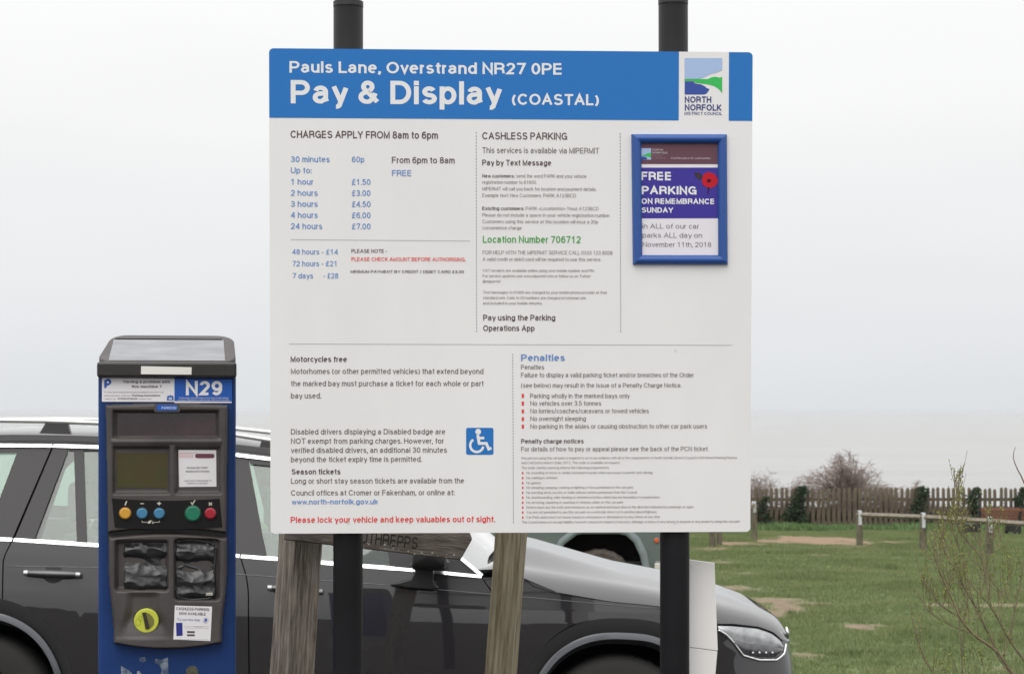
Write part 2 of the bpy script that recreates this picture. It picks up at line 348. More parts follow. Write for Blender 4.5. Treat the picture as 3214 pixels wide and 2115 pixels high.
def mixc(f, a, b_):
    m_ = nd(nt, 'ShaderNodeMix', data_type='RGBA'); nt.links.new(f, m_.inputs[0]); nt.links.new(a, m_.inputs[6]); nt.links.new(b_, m_.inputs[7]); return m_.outputs[2]
turf = ramp(nzn(2.2), (.100, .135, .055), (.165, .210, .095)); turf = mixc(math_(nt, 'MULTIPLY', nzn(14), .5), turf, ramp(nzn(5), (.17, .17, .09), (.10, .155, .06)))
soilc = ramp(nzn(7), (.17, .13, .09), (.26, .20, .14)); sand = ramp(nzn(9), (.21, .145, .095), (.29, .205, .14)); grav = ramp(nzn(70), (.030, .029, .028), (.075, .072, .068))
c = mixc(sp_.outputs['Red'], turf, soilc); c = mixc(sp_.outputs['Green'], c, sand); c = mixc(sp_.outputs['Blue'], c, grav)
nt.links.new(c, p.inputs['Base Color'])
bp = nd(nt, 'ShaderNodeBump'); bp.inputs['Distance'].default_value = .02; nt.links.new(nzn(30), bp.inputs['Height']); nt.links.new(bp.outputs[0], p.inputs['Normal'])
g = mesh('ground', gv, gf, gm, smooth=True); tag(g, kind='structure', label='sloping car park ground with worn turf running to the cliff fence')
ca = g.data.color_attributes.new('soil', 'FLOAT_COLOR', 'POINT'); ca.data.foreach_set('color', gs)

sm = bpy.data.materials.new('sea_water'); sm.use_nodes = True; nt = sm.node_tree; p = nt.nodes['Principled BSDF']
tc = nd(nt, 'ShaderNodeTexCoord')
p.inputs['Roughness'].default_value = .32; p.inputs['IOR'].default_value = 1.33
cc = ramp(nzn(.02, 4, (.3, 1, 1)), (.25, .25, .24), (.30, .295, .285)); 
foam = nzn(.05, 3, (.35, 1, 1)); fm = math_(nt, 'MULTIPLY', math_(nt, 'SUBTRACT', foam, .70, True), 9.0, True)
white = nd(nt, 'ShaderNodeRGB'); white.outputs[0].default_value = (.75, .75, .75, 1)
nt.links.new(mixc(fm, cc, white.outputs[0]), p.inputs['Base Color'])
bp = nd(nt, 'ShaderNodeBump'); bp.inputs['Distance'].default_value = 1.2; bp.inputs['Strength'].default_value = .8; nt.links.new(nzn(.12, 8, (.35, 1, 1)), bp.inputs['Height']); nt.links.new(bp.outputs[0], p.inputs['Normal'])
SZ = -27.0
rows = [70, 120, 300, 800, 2000, 6000, 16000, 40000]; sv = []; sf = []
for k, y in enumerate(rows):
    for x in (-1, -.3, .3, 1): sv.append((x*max(800, y*1.1), y, SZ))
for k in range(len(rows)-1):
    for i in range(3): sf.append((k*4+i, k*4+i+1, k*4+i+5, k*4+i+4))
tag(mesh('sea', sv, sf, sm), kind='structure', label='pale grey hazy sea below the cliff')

# ---------------------------------------------------------------- grass (real blades, one countless mass)
rng = np.random.default_rng(4)
def blades(name, pts, hgt, col_m, nb, wid, label):
    n = len(pts); P_ = np.repeat(pts, nb, axis=0); k = len(P_); h = np.repeat(hgt, nb)*rng.uniform(.6, 1.25, k)
    a = rng.uniform(0, 2*np.pi, k); off = rng.uniform(-.035, .035, (k, 2)); lean = rng.uniform(.1, .8, k)*h; la = rng.uniform(0, 2*np.pi, k)
    V = np.zeros((k, 3, 3)); bx = P_[:, 0]+off[:, 0]; by = P_[:, 1]+off[:, 1]; dx = np.cos(a)*wid/2*(.6+h*6); dy = np.sin(a)*wid/2*(.6+h*6)
    V[:, 0] = np.stack([bx-dx, by-dy, P_[:, 2]-.01], 1); V[:, 1] = np.stack([bx+dx, by+dy, P_[:, 2]-.01], 1)
    V[:, 2] = np.stack([bx+np.cos(la)*lean, by+np.sin(la)*lean, P_[:, 2]+h], 1)
    me = bpy.data.meshes.new(name); me.vertices.add(k*3); me.vertices.foreach_set('co', V.reshape(-1)); me.loops.add(k*3); me.loops.foreach_set('vertex_index', np.arange(k*3, dtype=np.int32))
    me.polygons.add(k); me.polygons.foreach_set('loop_start', np.arange(0, k*3, 3, dtype=np.int32)); me.update(calc_edges=True); me.materials.append(col_m)
    return tag(link(bpy.data.objects.new(name, me)), label, 'grass', kind='stuff')
def grass_mat(name, c1, c2, c3):
    m = bpy.data.materials.new(name); m.use_nodes = True; nt = m.node_tree; p = nt.nodes['Principled BSDF']; p.inputs['Roughness'].default_value = .7; p.inputs['Specular IOR Level'].default_value = .2
    ge = nd(nt, 'ShaderNodeNewGeometry'); r = nd(nt, 'ShaderNodeValToRGB'); e = r.color_ramp.elements; e[0].color = c1+(1,); e[1].color = c3+(1,); q = e.new(.6); q.color = c2+(1,)
    tc = nd(nt, 'ShaderNodeTexCoord'); n = nd(nt, 'ShaderNodeTexNoise'); n.inputs['Scale'].default_value = .9; n.inputs['Detail'].default_value = 4; nt.links.new(tc.outputs['Object'], n.inputs['Vector'])
    f = math_(nt, 'ADD', math_(nt, 'MULTIPLY', ge.outputs['Random Per Island'], .55), math_(nt, 'MULTIPLY', math_(nt, 'SUBTRACT', n.outputs['Fac'], .3), 1.1), True)
    nt.links.new(f, r.inputs[0]); nt.links.new(r.outputs[0], p.inputs['Base Color']); return m
gp = []; gh = []
random.seed(3)
for _ in range(205000):
    y = 13.5+(52.6-13.5)*random.random()**.9; x0 = .6+(y-13.5)*.075-(3.2 if _ > 150000 else 0); x1 = y*.262+.4; x = random.uniform(x0, x1)
    s_, kd = soil(x, y)
    t_ = noise.noise((x*.8, y*.8, 11))
    if _ > 150000 and (x > .6+(y-13.5)*.075): continue
    if random.random() < s_*(1.12 if kd != 2 else .0): continue
    gp.append((x, y, gz(x, y))); gh.append((.035+.03*max(0, t_)+(.02 if t_ > .25 else 0))*(1-.5*s_)+(.06 if kd == 2 and s_ > .2 else 0))
blades('grass', np.array(gp), np.array(gh), grass_mat('turf_blades', (.112, .150, .060), (.168, .210, .086), (.275, .265, .140)), 4, .010, 'short green turf with worn tan patches beyond the cars')
gp = []; gh = []
for _ in range(14000):
    y = random.uniform(49.6, 52.6); x = random.uniform(.5, 14.2)
    k = sstep(49.4, 51.6, y+noise.noise((x*.7, 0, 2))*1.4)
    if random.random() > k: continue
    gp.append((x, y, gz(x, y))); gh.append(.07+.10*random.random()*(1+noise.noise((x*.9, 2, 2))))
blades('grass', np.array(gp), np.array(gh), grass_mat('lush_blades', (.085, .140, .05), (.12, .19, .07), (.165, .24, .10)), 5, .03, 'taller bright green grass along the foot of the picket fence')
# rough growth on the seaward side of the fence
gp = [(random.uniform(-2, 15), random.uniform(53, 58)) for _ in range(9000)]
blades('grass', np.array([(x, y, gz(x, y)) for x, y in gp]), np.full(len(gp), .42), grass_mat('rough_blades', (.05, .055, .03), (.10, .085, .05), (.17, .13, .09)), 6, .05, 'rough brownish grass on the cliff top behind the picket fence')

# ================================================================ picket fence
fence_wood = mat('weathered_fence_wood', (.115, .09, .06, 1), .85, var=.6, vscale=2.2, bump=.004, bscale=30, stretch=(6, 6, 1))
FY = 52.3; k_ = FY/F
fx0 = (1440-CX)*k_; n_p = 118; pitch = 16.35*k_
zt0 = (HZ-1531)*k_
fence = thing('picket_fence', 'weathered wooden picket fence along the cliff edge in front of the sea', 'fence', Matrix.Translation((0, FY, 0)))
def picket_mesh(h):
    b_ = G(); w2 = .042; t = .011
    pr_ = [(-w2, 0), (w2, 0), (w2, h-.05), (w2*.62, h-.015), (0, h), (-w2*.62, h-.015), (-w2, h-.05)]
    b_.prism([(a, 0, c_) for a, c_ in pr_], Vector((0, -t, 0)), Vector((0, t, 0))); return b_
me_p = []
for v_ in range(4):
    o_ = picket_mesh(1.10+.012*v_); me = bpy.data.meshes.new('picket'); me.from_pydata(o_.v, [], o_.f); me.materials.append(fence_wood); me_p.append(me)
random.seed(8)
for i in range(n_p):
    x = fx0+i*pitch+random.uniform(-.006, .006); o = link(bpy.data.objects.new('picket', me_p[random.randrange(4)]), fence)
    o.location = (x, random.uniform(-.004, .004), zt0-1.12+.02*noise.noise((x*.3, 0, 0))+random.uniform(-.008, .008)); o.rotation_euler = (0, random.uniform(-.018, .018), random.uniform(-.1, .1))
xl, xr = fx0-.1, fx0+n_p*pitch
for zc, nm in ((HZ-1567, 'rail'), (HZ-1640, 'rail')):
    b_ = G(); z0 = zc*k_
    b_.box(xl, xr, .018, .058, z0-.04, z0+.04); b_.obj(nm, fence_wood, fence)
xx = fx0+.6
for pxp in (1560, 1790, 2020, 2250, 2500, 2695, 2878, 3062, 3210, 3350):
    b_ = G(); xx = (pxp-CX)*k_; b_.box(xx-.05, xx+.05, .062, .16, zt0-1.35, zt0-.01); b_.obj('post', fence_wood, fence)

# ---------------------------------------------------------------- ivy and thicket plants
ivy_m = grass_mat('ivy_leaf', (.020, .032, .018), (.035, .055, .028), (.07, .09, .045))
stem_m = mat('ivy_stem', (.07, .055, .04, 1), .9)
def leaf_cloud(name, pts, size, m, parent):
    b_ = G()
    for p_ in pts:
        a = Vector((random.gauss(0, 1), random.gauss(0, 1)-.6, random.gauss(0, 1))).normalized(); t = a.orthogonal().normalized(); t.rotate(Matrix.Rotation(random.random()*6.3, 3, a)); c_ = a.cross(t)
        s_ = size*random.uniform(.6, 1.3); p_ = Vector(p_)
        b_.add([p_-t*s_, p_+c_*s_*.55, p_+t*s_, p_-c_*s_*.55], [(0, 1, 2, 3)])
    return b_.obj(name, m, parent)
def ivy(px, w0, w1, top, bot, n, label):
    base = world(px, bot, FY-.1); M_ = Matrix.Translation(base)
    t = thing('ivy', label, 'ivy plant', M_, 'dark ivy clumps on the picket fence'); H = (bot-top)*k_; pts = []
    for _ in range(n):
        h = random.random(); r = lerp(w1, w0, h**.7)*k_*.5*(1-.35*sstep(.85, 1, h)); 
        x = random.gauss(0, .48)*r*1.2+.08*math.sin(h*7+px); pts.append((x, random.uniform(-.2, .16), h*H+random.uniform(-.03, .03)))
    leaf_cloud('foliage', pts, .045, ivy_m, t)
    b_ = G()
    for q in range(4): b_.tube([(random.uniform(-.1, .1), -.02, 0), (random.uniform(-.08, .08), -.05, H*.5), (random.uniform(-.1, .1), -.02, H*.92)], .012, 4)
    b_.obj('stem', stem_m, t)
ivy(2508, 34, 66, 1528, 1668, 1500, 'dark ivy clump on the fence post nearest the sign, widening at the ground')
ivy(2482, 30, 60, 1600, 1668, 600, 'low dark ivy spreading at the fence foot beside the tall clump')
ivy(2886, 32, 44, 1528, 1650, 1000, 'dark ivy clump on the picket fence above the second white-strapped rail post')
ivy(3060, 26, 36, 1532, 1640, 800, 'narrow dark ivy clump at the left end of the bench')
ivy(3206, 22, 30, 1530, 1600, 500, 'ivy tuft on the fence at the right edge of the photograph')
ivy(2400, 20, 46, 1560, 1666, 500, 'thin ivy scrambling on the fence beside the sign board')

twig_m = mat('winter_twig', (.235, .18, .155, 1), .9, var=.4, vscale=2)
twig_r = mat('reddish_twig', (.19, .11, .095, 1), .9, var=.3, vscale=2)
dead_m = grass_mat('dead_seed_heads', (.24, .18, .16), (.36, .28, .26), (.46, .38, .36))
def thicket(px, base_py, halfw, top, n, label, Y=53.4, leaf=1500):
    k = Y/F; base = world(px, base_py, Y); t = thing('bush', label, 'bush', Matrix.Translation(base), 'leafless bushes behind the fence'); b_ = G(); H = (base_py-top)*k; W_ = halfw*k; tips = []
    for i in range(n):
        a = random.gauss(0, .52); a = max(-1, min(1, a)); reach = a*W_; hh = H*(1-.42*abs(a)**1.3)*random.uniform(.62, 1.0)*(.86+.34*noise.noise((a*2.3+px, px*.1, 0))+.10*math.exp(-((a+.12)/.14)**2)); dy = random.uniform(-.5, .6)
        x0 = random.uniform(-.12, .12)*W_
        pts = []
        for j in range(8):
            s_ = j/7; r = s_**1.2; zz = hh*(1-(1-s_*1.25)**2) if s_ < .8 else hh*(1-(s_-.8)**2*3.2)
            pts.append(Vector((x0+reach*r*1.08+random.uniform(-.02, .02), dy*s_, zz*(1 if s_ < .8 else 1)+random.uniform(-.02, .02))))
        b_.tube(pts, [.011*(1-.75*j/7) for j in range(8)], 3, False)
        for j in range(3, 8):
            for _ in range(3):
                p0 = pts[j]; d = Vector((random.gauss(0, 1)+a, random.gauss(0, .6), random.gauss(.2, .8))).normalized()*random.uniform(.08, .25)
                b_.tube([p0, p0+d*.5+Vector((0, 0, .015)), p0+d], [.0045, .004, .002], 3, False); tips += [p0+d*.6, p0+d]
    b_.obj('branch', twig_m, t)
    random.shuffle(tips); leaf_cloud('seed_head', tips[:leaf], .017, dead_m, t)
thicket(2662, 1660, 205, 1424, 260, 'large arching brown leafless bush rising above the middle of the fence')
thicket(2385, 1660, 100, 1462, 60, 'sparse pale leafless bush above the fence beside the sign board', leaf=260)
thicket(2505, 1660, 60, 1508, 46, 'low leafless bush between the ivy post and the large brown bush', leaf=200)
thicket(2880, 1660, 60, 1505, 56, 'small leafless bush leaning right behind the ivy on the fence', leaf=160)
thicket(2780, 1660, 90, 1522, 60, 'low brown twigs showing between the pickets right of the large bush', leaf=200)

# ================================================================ knee rails with metal straps
rail_m = mat('weathered_rail_wood', (.20, .175, .135, 1), .85, var=.35, vscale=4, bump=.004, bscale=20, stretch=(1, 6, 6))
post_m = mat('weathered_post_wood', (.125, .11, .075, 1), .9, var=.4, vscale=4, bump=.004, bscale=20, stretch=(5, 5, 1))
galv = mat('galvanised_strap', (.62, .64, .66, 1), .45, metal=.35, var=.15, vscale=12)
def knee(px, top, Y, h=None):
    p_ = world(px, top, Y); zb = gz(p_.x, Y)-.15
    return p_, zb
kr = thing('knee_rail', 'low wooden knee rail on posts with white metal straps, in front of the bench', 'barrier', Matrix.Translation((0, 0, 0)))
kp = [(2698, 1606, 37.0), (2897, 1613, 35.6), (3106, 1626, 34.2), (3330, 1642, 32.8)]
prev = None
for i, (px, ty, Y) in enumerate(kp):
    p_ = world(px, ty, Y); zb = gz(p_.x, Y)-.2
    b_ = G(); b_.box(p_.x-.055, p_.x+.055, Y-.055, Y+.055, zb, p_.z-.04); bevel(b_.obj('post', post_m, kr), .008, 1)
    b_ = G(); b_.box(p_.x-.03, p_.x+.03, Y-.075, Y-.058, p_.z-.24, p_.z+.012); b_.box(p_.x-.03, p_.x+.03, Y-.075, Y+.075, p_.z+.012, p_.z+.024); b_.obj('strap', galv, kr)
for (a, b2) in zip(kp, kp[1:]):
    A_ = world(*a); B_ = world(*b2); b_ = G(); d = (B_-A_).normalized(); sdn = Vector((0, 0, 1)).cross(d).normalized()*.05; up = Vector((0, 0, .05)); o_ = Vector((0, 0, -.055))
    A2 = A_-d*.06; B2 = B_+d*-.064
    q = [A2+o_-sdn, A2+o_+up+(-sdn)*0, A2+o_+sdn, A2+o_-up*.9]; q2 = [p_+(B2-A2) for p_ in q]     # arris rail: square laid on edge
    b_.add(q+q2, [(0, 1, 2, 3), (7, 6, 5, 4)]+[(i, i+4, (i+1) % 4+4, (i+1) % 4) for i in range(4)]); b_.obj('rail', rail_m, kr)
kr2 = thing('knee_rail', 'short knee rail run with posts beside the lower right corner of the sign', 'barrier', Matrix.Translation((0, 0, 0)))
kq = [(2367, 1577, 41.0), (2236, 1612, 36.5), (2100, 1628, 35.0)]
for px, ty, Y in kq:
    p_ = world(px, ty, Y); zb = gz(p_.x, Y)-.2; b_ = G(); b_.box(p_.x-.055, p_.x+.055, Y-.055, Y+.055, zb, p_.z-.04); b_.obj('post', post_m, kr2)
    b_ = G(); b_.box(p_.x-.03, p_.x+.03, Y-.075, Y-.058, p_.z-.2, p_.z+.012); b_.box(p_.x-.03, p_.x+.03, Y-.075, Y+.075, p_.z+.012, p_.z+.024); b_.obj('strap', galv, kr2)
p_ = world(2258, 1640, 37.5); b_ = G(); b_.box(p_.x-.05, p_.x+.05, 37.45, 37.55, gz(p_.x, 37.5)-.2, p_.z); b_.obj('post', post_m, kr2)
for (a, b2) in zip(kq, kq[1:]):
    A_ = world(*a); B_ = world(*b2); b_ = G(); b_.tube([A_-Vector((0, 0, .05)), B_-Vector((0, 0, .05))], .05, 4); b_.obj('rail', rail_m, kr2)

# ================================================================ bench by the fence
bw = mat('red_brown_bench_slat', (.17, .062, .032, 1), .5, var=.2, vscale=5, stretch=(1, 6, 6)); bk_ = mat('black_bench_frame', (.015, .015, .017, 1), .5)
BY = 46.0; kb = BY/F; b0 = world(3080, 1683, BY); bench = thing('bench', 'red-brown slatted bench with black end frames facing away near the fence', 'bench', Matrix.Translation(b0)); Wb = 1.75
for i in range(4):
    z0 = .64-i*.098+.015; b_ = G(); b_.box(-.03, Wb, -.014+i*.03, .014+i*.03, z0-.075, z0); bevel(b_.obj('slat', bw, bench), .006, 1)
for i in range(4):
    b_ = G(); b_.box(-.09, Wb, .15+i*.10, .23+i*.10, .295, .325); b_.obj('slat', bw, bench)
for x in (-.02, .92, Wb-.05):
    b_ = G(); b_.prism([(x-.06, .0, 0), (x-.02, .0, 0), (x+.02, .06, .30), (x+.02, -.0, .70), (x-.03, -.0, .70), (x-.06, .06, .30)], Vector((0, -.02, 0)), Vector((0, .03, 0)))
    b_.box(x-.26, x+.02, .04, .5, .10, .28); b_.box(x-.26, x-.19, .44, .5, -.03, .12); b_.box(x-.06, x, .44, .5, -.03, .12); b_.obj('bench_frame', bk_, bench)

# ================================================================ parking sign
a_ = math.radians(2.9); l_ = math.radians(1.9)
u_ = Vector((math.cos(a_), math.sin(a_), 0)); v_ = Vector((0, -math.sin(l_), math.cos(l_)))
SP = Plane((0, 5.0, (HZ-912)*5.0/F), u_, v_)
Ms = SP.M()
sign = thing('parking_sign', 'large white pay and display notice board with blue header on two black posts', 'sign', Ms)
white = mat('sign_white', (.81, .80, .785, 1), .38, var=.025, vscale=2.5, stretch=(1.6, 1, .7), bump=.0003, bscale=6)
hblue = pr('sign_blue', 44, 115, 186, .38)
ink = pr('ink_dark', 94, 80, 78); inkg = pr('ink_grey', 122, 113, 108); inkf = pr('ink_fine', 138, 130, 126)
inkb = pr('ink_blue', 108, 142, 198); inkr = pr('ink_red', 222, 80, 76); inkgr = pr('ink_green', 84, 160, 84); inkw = mat('ink_white', (.8, .8, .79, 1), .4)
inkn = pr('ink_navy', 72, 74, 132); inkd = pr('ink_dash', 128, 130, 142)
# board with rounded corners: corners measured, true rectangle in the place
uL, vT = SP.uv(845, 153); uR, _ = SP.uv(2363, 166); _, vB = SP.uv(1607, 1671)
print('SIGN', uL, uR, vT, vB)
pl = rrect(uL, vB, uR, vT, .011); n = len(pl); b_ = G()
b_.add([(x, 0, z) for x, z in pl]+[(x, .003, z) for x, z in pl], [tuple(range(n)), tuple(range(2*n-1, n-1, -1))]+[(i, n+i, n+(i+1) % n, (i+1) % n) for i in range(n)])
panel = b_.obj('panel', white, sign)
back_m = mat('bare_aluminium', (.45, .45, .46, 1), .4, metal=.8)
for zc in (.40, 0, -.40):       # channel rails and clips behind the board
    b_ = G(); b_.box(uL+.03, uR-.03, .004, .022, zc-.02, zc+.02); b_.obj('rail', back_m, sign)
# header print
_, vh = SP.uv(845, 371); vh2 = SP.uv(2100, 378)[1]; vh = (vh+vh2)/2
xa = SP.uv(2131, 300)[0]; xb = SP.uv(2288, 300)[0]; r_ = .011
def corner(cx, cz, a0): return [(cx+r_*math.cos(math.radians(a0+90*i/5)), cz+r_*math.sin(math.radians(a0+90*i/5))) for i in range(6)]
b_ = G(); q = [(uL, vh), (xa, vh), (xa, vT)]+corner(uL+r_, vT-r_, 90); b_.add([(x, -.0005, z) for x, z in q], [tuple(range(len(q)))])
q = [(xb, vh), (uR, vh)]+corner(uR-r_, vT-r_, 0)+[(xb, vT)]; b_.add([(x, -.0005, z) for x, z in q], [tuple(range(len(q)))])
b_.obj('header_band', hblue, sign)
def R(ox, oy, k):
    return lambda x, y: (ox+x*k, oy+y*k)
class T_:      # lettering in one ink and one zoomed region
    def __init__(s, name, m, parent, P, oy=0, lines=True): s.b = G(); s.n = name; s.m = m; s.p = parent; s.P = P; s.oy = oy; s.lines = lines
    def t(s, reg, st, x0, y, x1, cap, w=.125, **kw):
        ox, oy, k = reg; bb = G() if s.lines else s.b; text(bb, s.P, st, ox+x0*k, oy+y*k, ox+x1*k, cap*k, w, oy=s.oy, **kw)
        if s.lines: bb.obj(s.n, s.m, s.p)
        return s
    def done(s): return s.b.obj(s.n, s.m, s.p) if not s.lines else None
r1 = (830, 0, .6597); r2 = (860, 380, .3321); r3 = (1470, 390, .4469); r5 = (860, 1080, .3831); r6 = (1590, 1080, .3403); r7 = (1590, 1380, .3403); r4 = (1940, 380, .3321); r8 = (2060, 150, .1597)
L = T_('header_lettering', inkw, panel, SP)
L.t(r1, 'Pauls Lane, Overstrand NR27 0PE', 120, 348, 1420, 55, .175).t(r1, 'Pay & Display', 126, 494, 1132, 111, .185).t(r1, '(COASTAL)', 1178, 500, 1592, 53, .18).done()
L = T_('charges_lettering', inkb, panel, SP)
for y, a, b2, c2, d2 in ((390, '30 minutes', 528, '60p', 855), (495, 'Up to:', 358, '', 0), (603, '1 hour', 375, '£1.50', 913), (708, '2 hours', 414, '£3.00', 913), (812, '3 hours', 414, '£4.50', 914), (917, '4 hours', 415, '£6.00', 914), (1022, '24 hours', 457, '£7.00', 914)):
    L.t(r2, a, 160, y, b2, 55, .14)
    if c2: L.t(r2, c2, 737, y+2, d2, 55, .14)
L.t(r2, 'FREE', 1116, 522, 1302, 57, .14).t(r2, '48 hours - £14', 172, 1262, 605, 50, .135).t(r2, '72 hours - £21', 174, 1373, 600, 50, .135).t(r2, '7 days', 175, 1488, 370, 50, .135).t(r2, '- £28', 466, 1488, 608, 50, .135)
L.t(r5, 'www.north-norfolk.gov.uk', 144, 1312, 850, 42, .16).t(r6, 'Penalties', 133, 155, 537, 62, .17).done()
L = T_('heading_lettering', ink, panel, SP)
L.t(r2, 'CHARGES APPLY FROM 8am to 6pm', 157, 162, 1550, 69, .155, py1=380+171*.3321).t(r2, 'From 6pm to 8am', 1115, 400, 1708, 60, .14).t(r2, 'PLEASE NOTE -', 732, 1247, 1070, 35, .15).t(r2, 'MINIMUM PAYMENT BY CREDIT / DEBIT CARD £3.00', 725, 1437, 1795, 27, .15)
L.t(r3, 'CASHLESS PARKING', 98, 107, 695, 50, .15).t(r3, 'Pay by Text Message', 98, 290, 583, 40, .16).t(r3, 'New customers:', 98, 376, 325, 25, .16).t(r3, 'Existing customers:', 98, 604, 393, 25, .16).t(r3, 'Pay using the Parking', 104, 1378, 610, 41, .16).t(r3, 'Operations App', 104, 1452, 465, 41, .16)
L.t(r5, 'Motorcycles free', 136, 147, 597, 46, .17).t(r5, 'Season tickets', 142, 1067, 543, 45, .17).t(r6, 'Penalty charge notices', 133, 915, 710, 43, .17).done()
L = T_('body_lettering', inkg, panel, SP)
L.t(r3, 'This services is available via MIPERMIT', 98, 203, 920, 40)
for y, s_, x1 in ((245, 'Motorhomes (or other permitted vehicles) that extend beyond', 1715), (345, 'the marked bay must purchase a ticket for each whole or part', 1718), (445, 'bay used.', 387), (740, 'Disabled drivers displaying a Disabled badge are', 1402), (816, 'NOT exempt from parking charges. However, for', 1392), (891, 'verified disabled drivers, an additional 30 minutes', 1416), (966, 'beyond the ticket expiry time is permitted.', 1210), (1143, 'Long or short stay season tickets are available from the', 1556), (1240, 'Council offices at Cromer or Fakenham, or online at:', 1478)):
    L.t(r5, s_, 138, y, x1, 45, .135)
for y, s_, x0, x1 in ((232, 'Penalties', 132, 346), (305, 'Failure to display a valid parking ticket and/or breaches of the Order', 132, 1727), (400, '(see below) may result in the issue of a Penalty Charge Notice.', 132, 1613), (497, 'Parking wholly in the marked bays only', 216, 1135), (566, 'No vehicles over 3.5 tonnes', 218, 872), (636, 'No lorries/coaches/caravans or towed vehicles', 218, 1311), (707, 'No overnight sleeping', 218, 730), (778, 'No parking in the aisles or causing obstruction to other car park users', 218, 1848)):
    L.t(r6, s_, x0, y, x1, 43)
L.t(r7, 'For details of how to pay or appeal please see the back of the PCN ticket.', 133, 106, 1862, 43).done()
L = T_('small_print', inkf, panel, SP)
for y, s_, x0, x1, cp in ((376, 'send the word PARK and your vehicle', 337, 830, 25), (420, 'registration number to 61600.', 98, 480, 25), (466, 'MIPERMIT will call you back for location and payment details.', 98, 900, 25), (512, 'Example text: New Customers: PARK A123BCD', 98, 757, 25), (604, 'PARK <LocationNo> 1hour A123BCD', 403, 915, 25), (650, 'Please do not include a space in your vehicle registration number.', 98, 998, 25), (696, 'Customers using this service at this location will incur a 20p', 98, 912, 25), (740, 'convenience charge', 98, 375, 25),
    (914, 'FOR HELP WITH THE MIPERMIT SERVICE CALL 0333 123 8008', 100, 1012, 27), (960, 'A valid credit or debit card will be required to use this service.', 100, 933, 25), (1037, 'VAT receipts are available online using your mobile number and PIN.', 100, 887, 20), (1075, 'For service updates see www.mipermit.com or follow us on Twitter', 100, 860, 20), (1113, '@mipermit', 100, 227, 20),
    (1190, 'Text messages to 61600 are charged by your mobile phone provider at their', 102, 975, 20), (1228, 'standard rate. Calls to 03 numbers are charged at national rate', 102, 826, 20), (1266, 'and included in your mobile minutes.', 102, 520, 20)):
    L.t(r3, s_, x0, y, x1, cp, .115)
fine = [(178, "Any person using this car park is required to act in accordance with all of the requirements of North Norfolk District Council's (Off Street Parking Places)", 133, 2122), (222, 'and Civil Enforcement Order 2012. This order is available on request', 133, 1042), (268, 'The order clarifies (among others) the following requirements;', 135, 945),
    (314, 'No sounding of horns or similar instrument except when necessary to permit safe driving', 181, 1343), (360, 'No waiting in vehicles', 181, 467), (406, 'No games', 181, 314), (450, 'No sleeping, camping, cooking or lighting of fires permitted on this car park', 181, 1166), (496, 'No erecting tents, booths or stalls without written permission from the Council', 181, 1200), (541, 'No skateboarding, roller skating or wheeled activities which may be hazardous to pedestrians', 181, 1411), (587, 'No servicing, repairing or washing of vehicles whilst on this car park', 181, 1073), (632, 'Drivers must use the exits and entrances as so marked and must drive in the direction indicated by markings or signs', 181, 1722), (677, 'You are not permitted to use this car park as a vehicular short cut to another place/highway', 181, 1383), (723, 'Car Park users must not cause nuisance, annoyance or disturbance to any others at any time', 181, 1413),
    (768, 'The Council does not accept liability, however caused, in respect of any loss, damage or injury of any nature to anyone or any property using this car park', 138, 2150)]
for y, s_, x0, x1 in fine: L.t(r7, s_, x0, y, x1, 23, .11)
L.done()
L = T_('red_lettering', inkr, panel, SP)
L.t(r2, 'PLEASE CHECK AMOUNT BEFORE AUTHORISING.', 732, 1325, 1812, 37, .15).t(r5, 'Please lock your vehicle and keep valuables out of sight.', 135, 1463, 1810, 50, .165).done()
T_('location_lettering', inkgr, panel, SP).t(r3, 'Location Number 706712', 102, 833, 790, 49, .155).done()
b_ = G()
for y0, y1 in ((457, 495), (528, 566), (600, 637), (671, 708), (740, 778)): rect(b_, SP, 1590+138*.3403, 1080+y0*.3403, 1590+160*.3403, 1080+y1*.3403)
for y, s_, x0, x1 in fine[3:13]: rect(b_, SP, 1590+140*.3403, 1380+(y-20)*.3403, 1590+154*.3403, 1380+(y+2)*.3403)
b_.obj('bullet', inkr, panel)
for a_d in ((1495, 415, 1496, 1046, 62), (1947, 418, 1948, 1046, 62), (913, 753, 1477, 757, 78), (908, 1080, 2300, 1083, 190), (1609, 1110, 1611, 1645, 56)):
    b_ = G(); dashes(b_, SP, *a_d); b_.obj('dashed_rule', inkd, panel)
# wheelchair badge
bx0, by0, bx1, by1 = 860+1573*.3831, 1080+684*.3831, 860+1797*.3831, 1080+905*.3831
b_ = G(); poly(b_, SP, rrect(bx0, by0, bx1, by1, 6), .0005); b_.obj('disabled_badge', hblue, panel)
b_ = G(); q5 = lambda x, y: (860+x*.3831, 1080+y*.3831)
def stroke(bk, P, pts, wpx, lift, oy=0, k=0):
    v, f = ribbon(pts, wpx)
    for q in f: poly(bk, P, [tuple(v[i]) for i in q], lift+k, oy)
poly(b_, SP, [q5(1672+24*math.cos(i*.5236), 716+24*math.sin(i*.5236)) for i in range(12)], .0009)
stroke(b_, SP, [q5(1668, 742), q5(1680, 812), q5(1738, 812), q5(1758, 858), q5(1780, 850)], 9, .0009)
stroke(b_, SP, [q5(1674, 768), q5(1722, 768)], 8, .001)
stroke(b_, SP, [q5(1660+56*math.cos(math.radians(a)), 832+56*math.sin(math.radians(a))) for a in range(-128-10, -360+30-0, -12)][::-1] if 0 else [q5(1660+54*math.cos(math.radians(a)), 828+54*math.sin(math.radians(a))) for a in range(10, 240, 12)], 7.5, .0011)
b_.obj('wheelchair_symbol', inkw, panel)
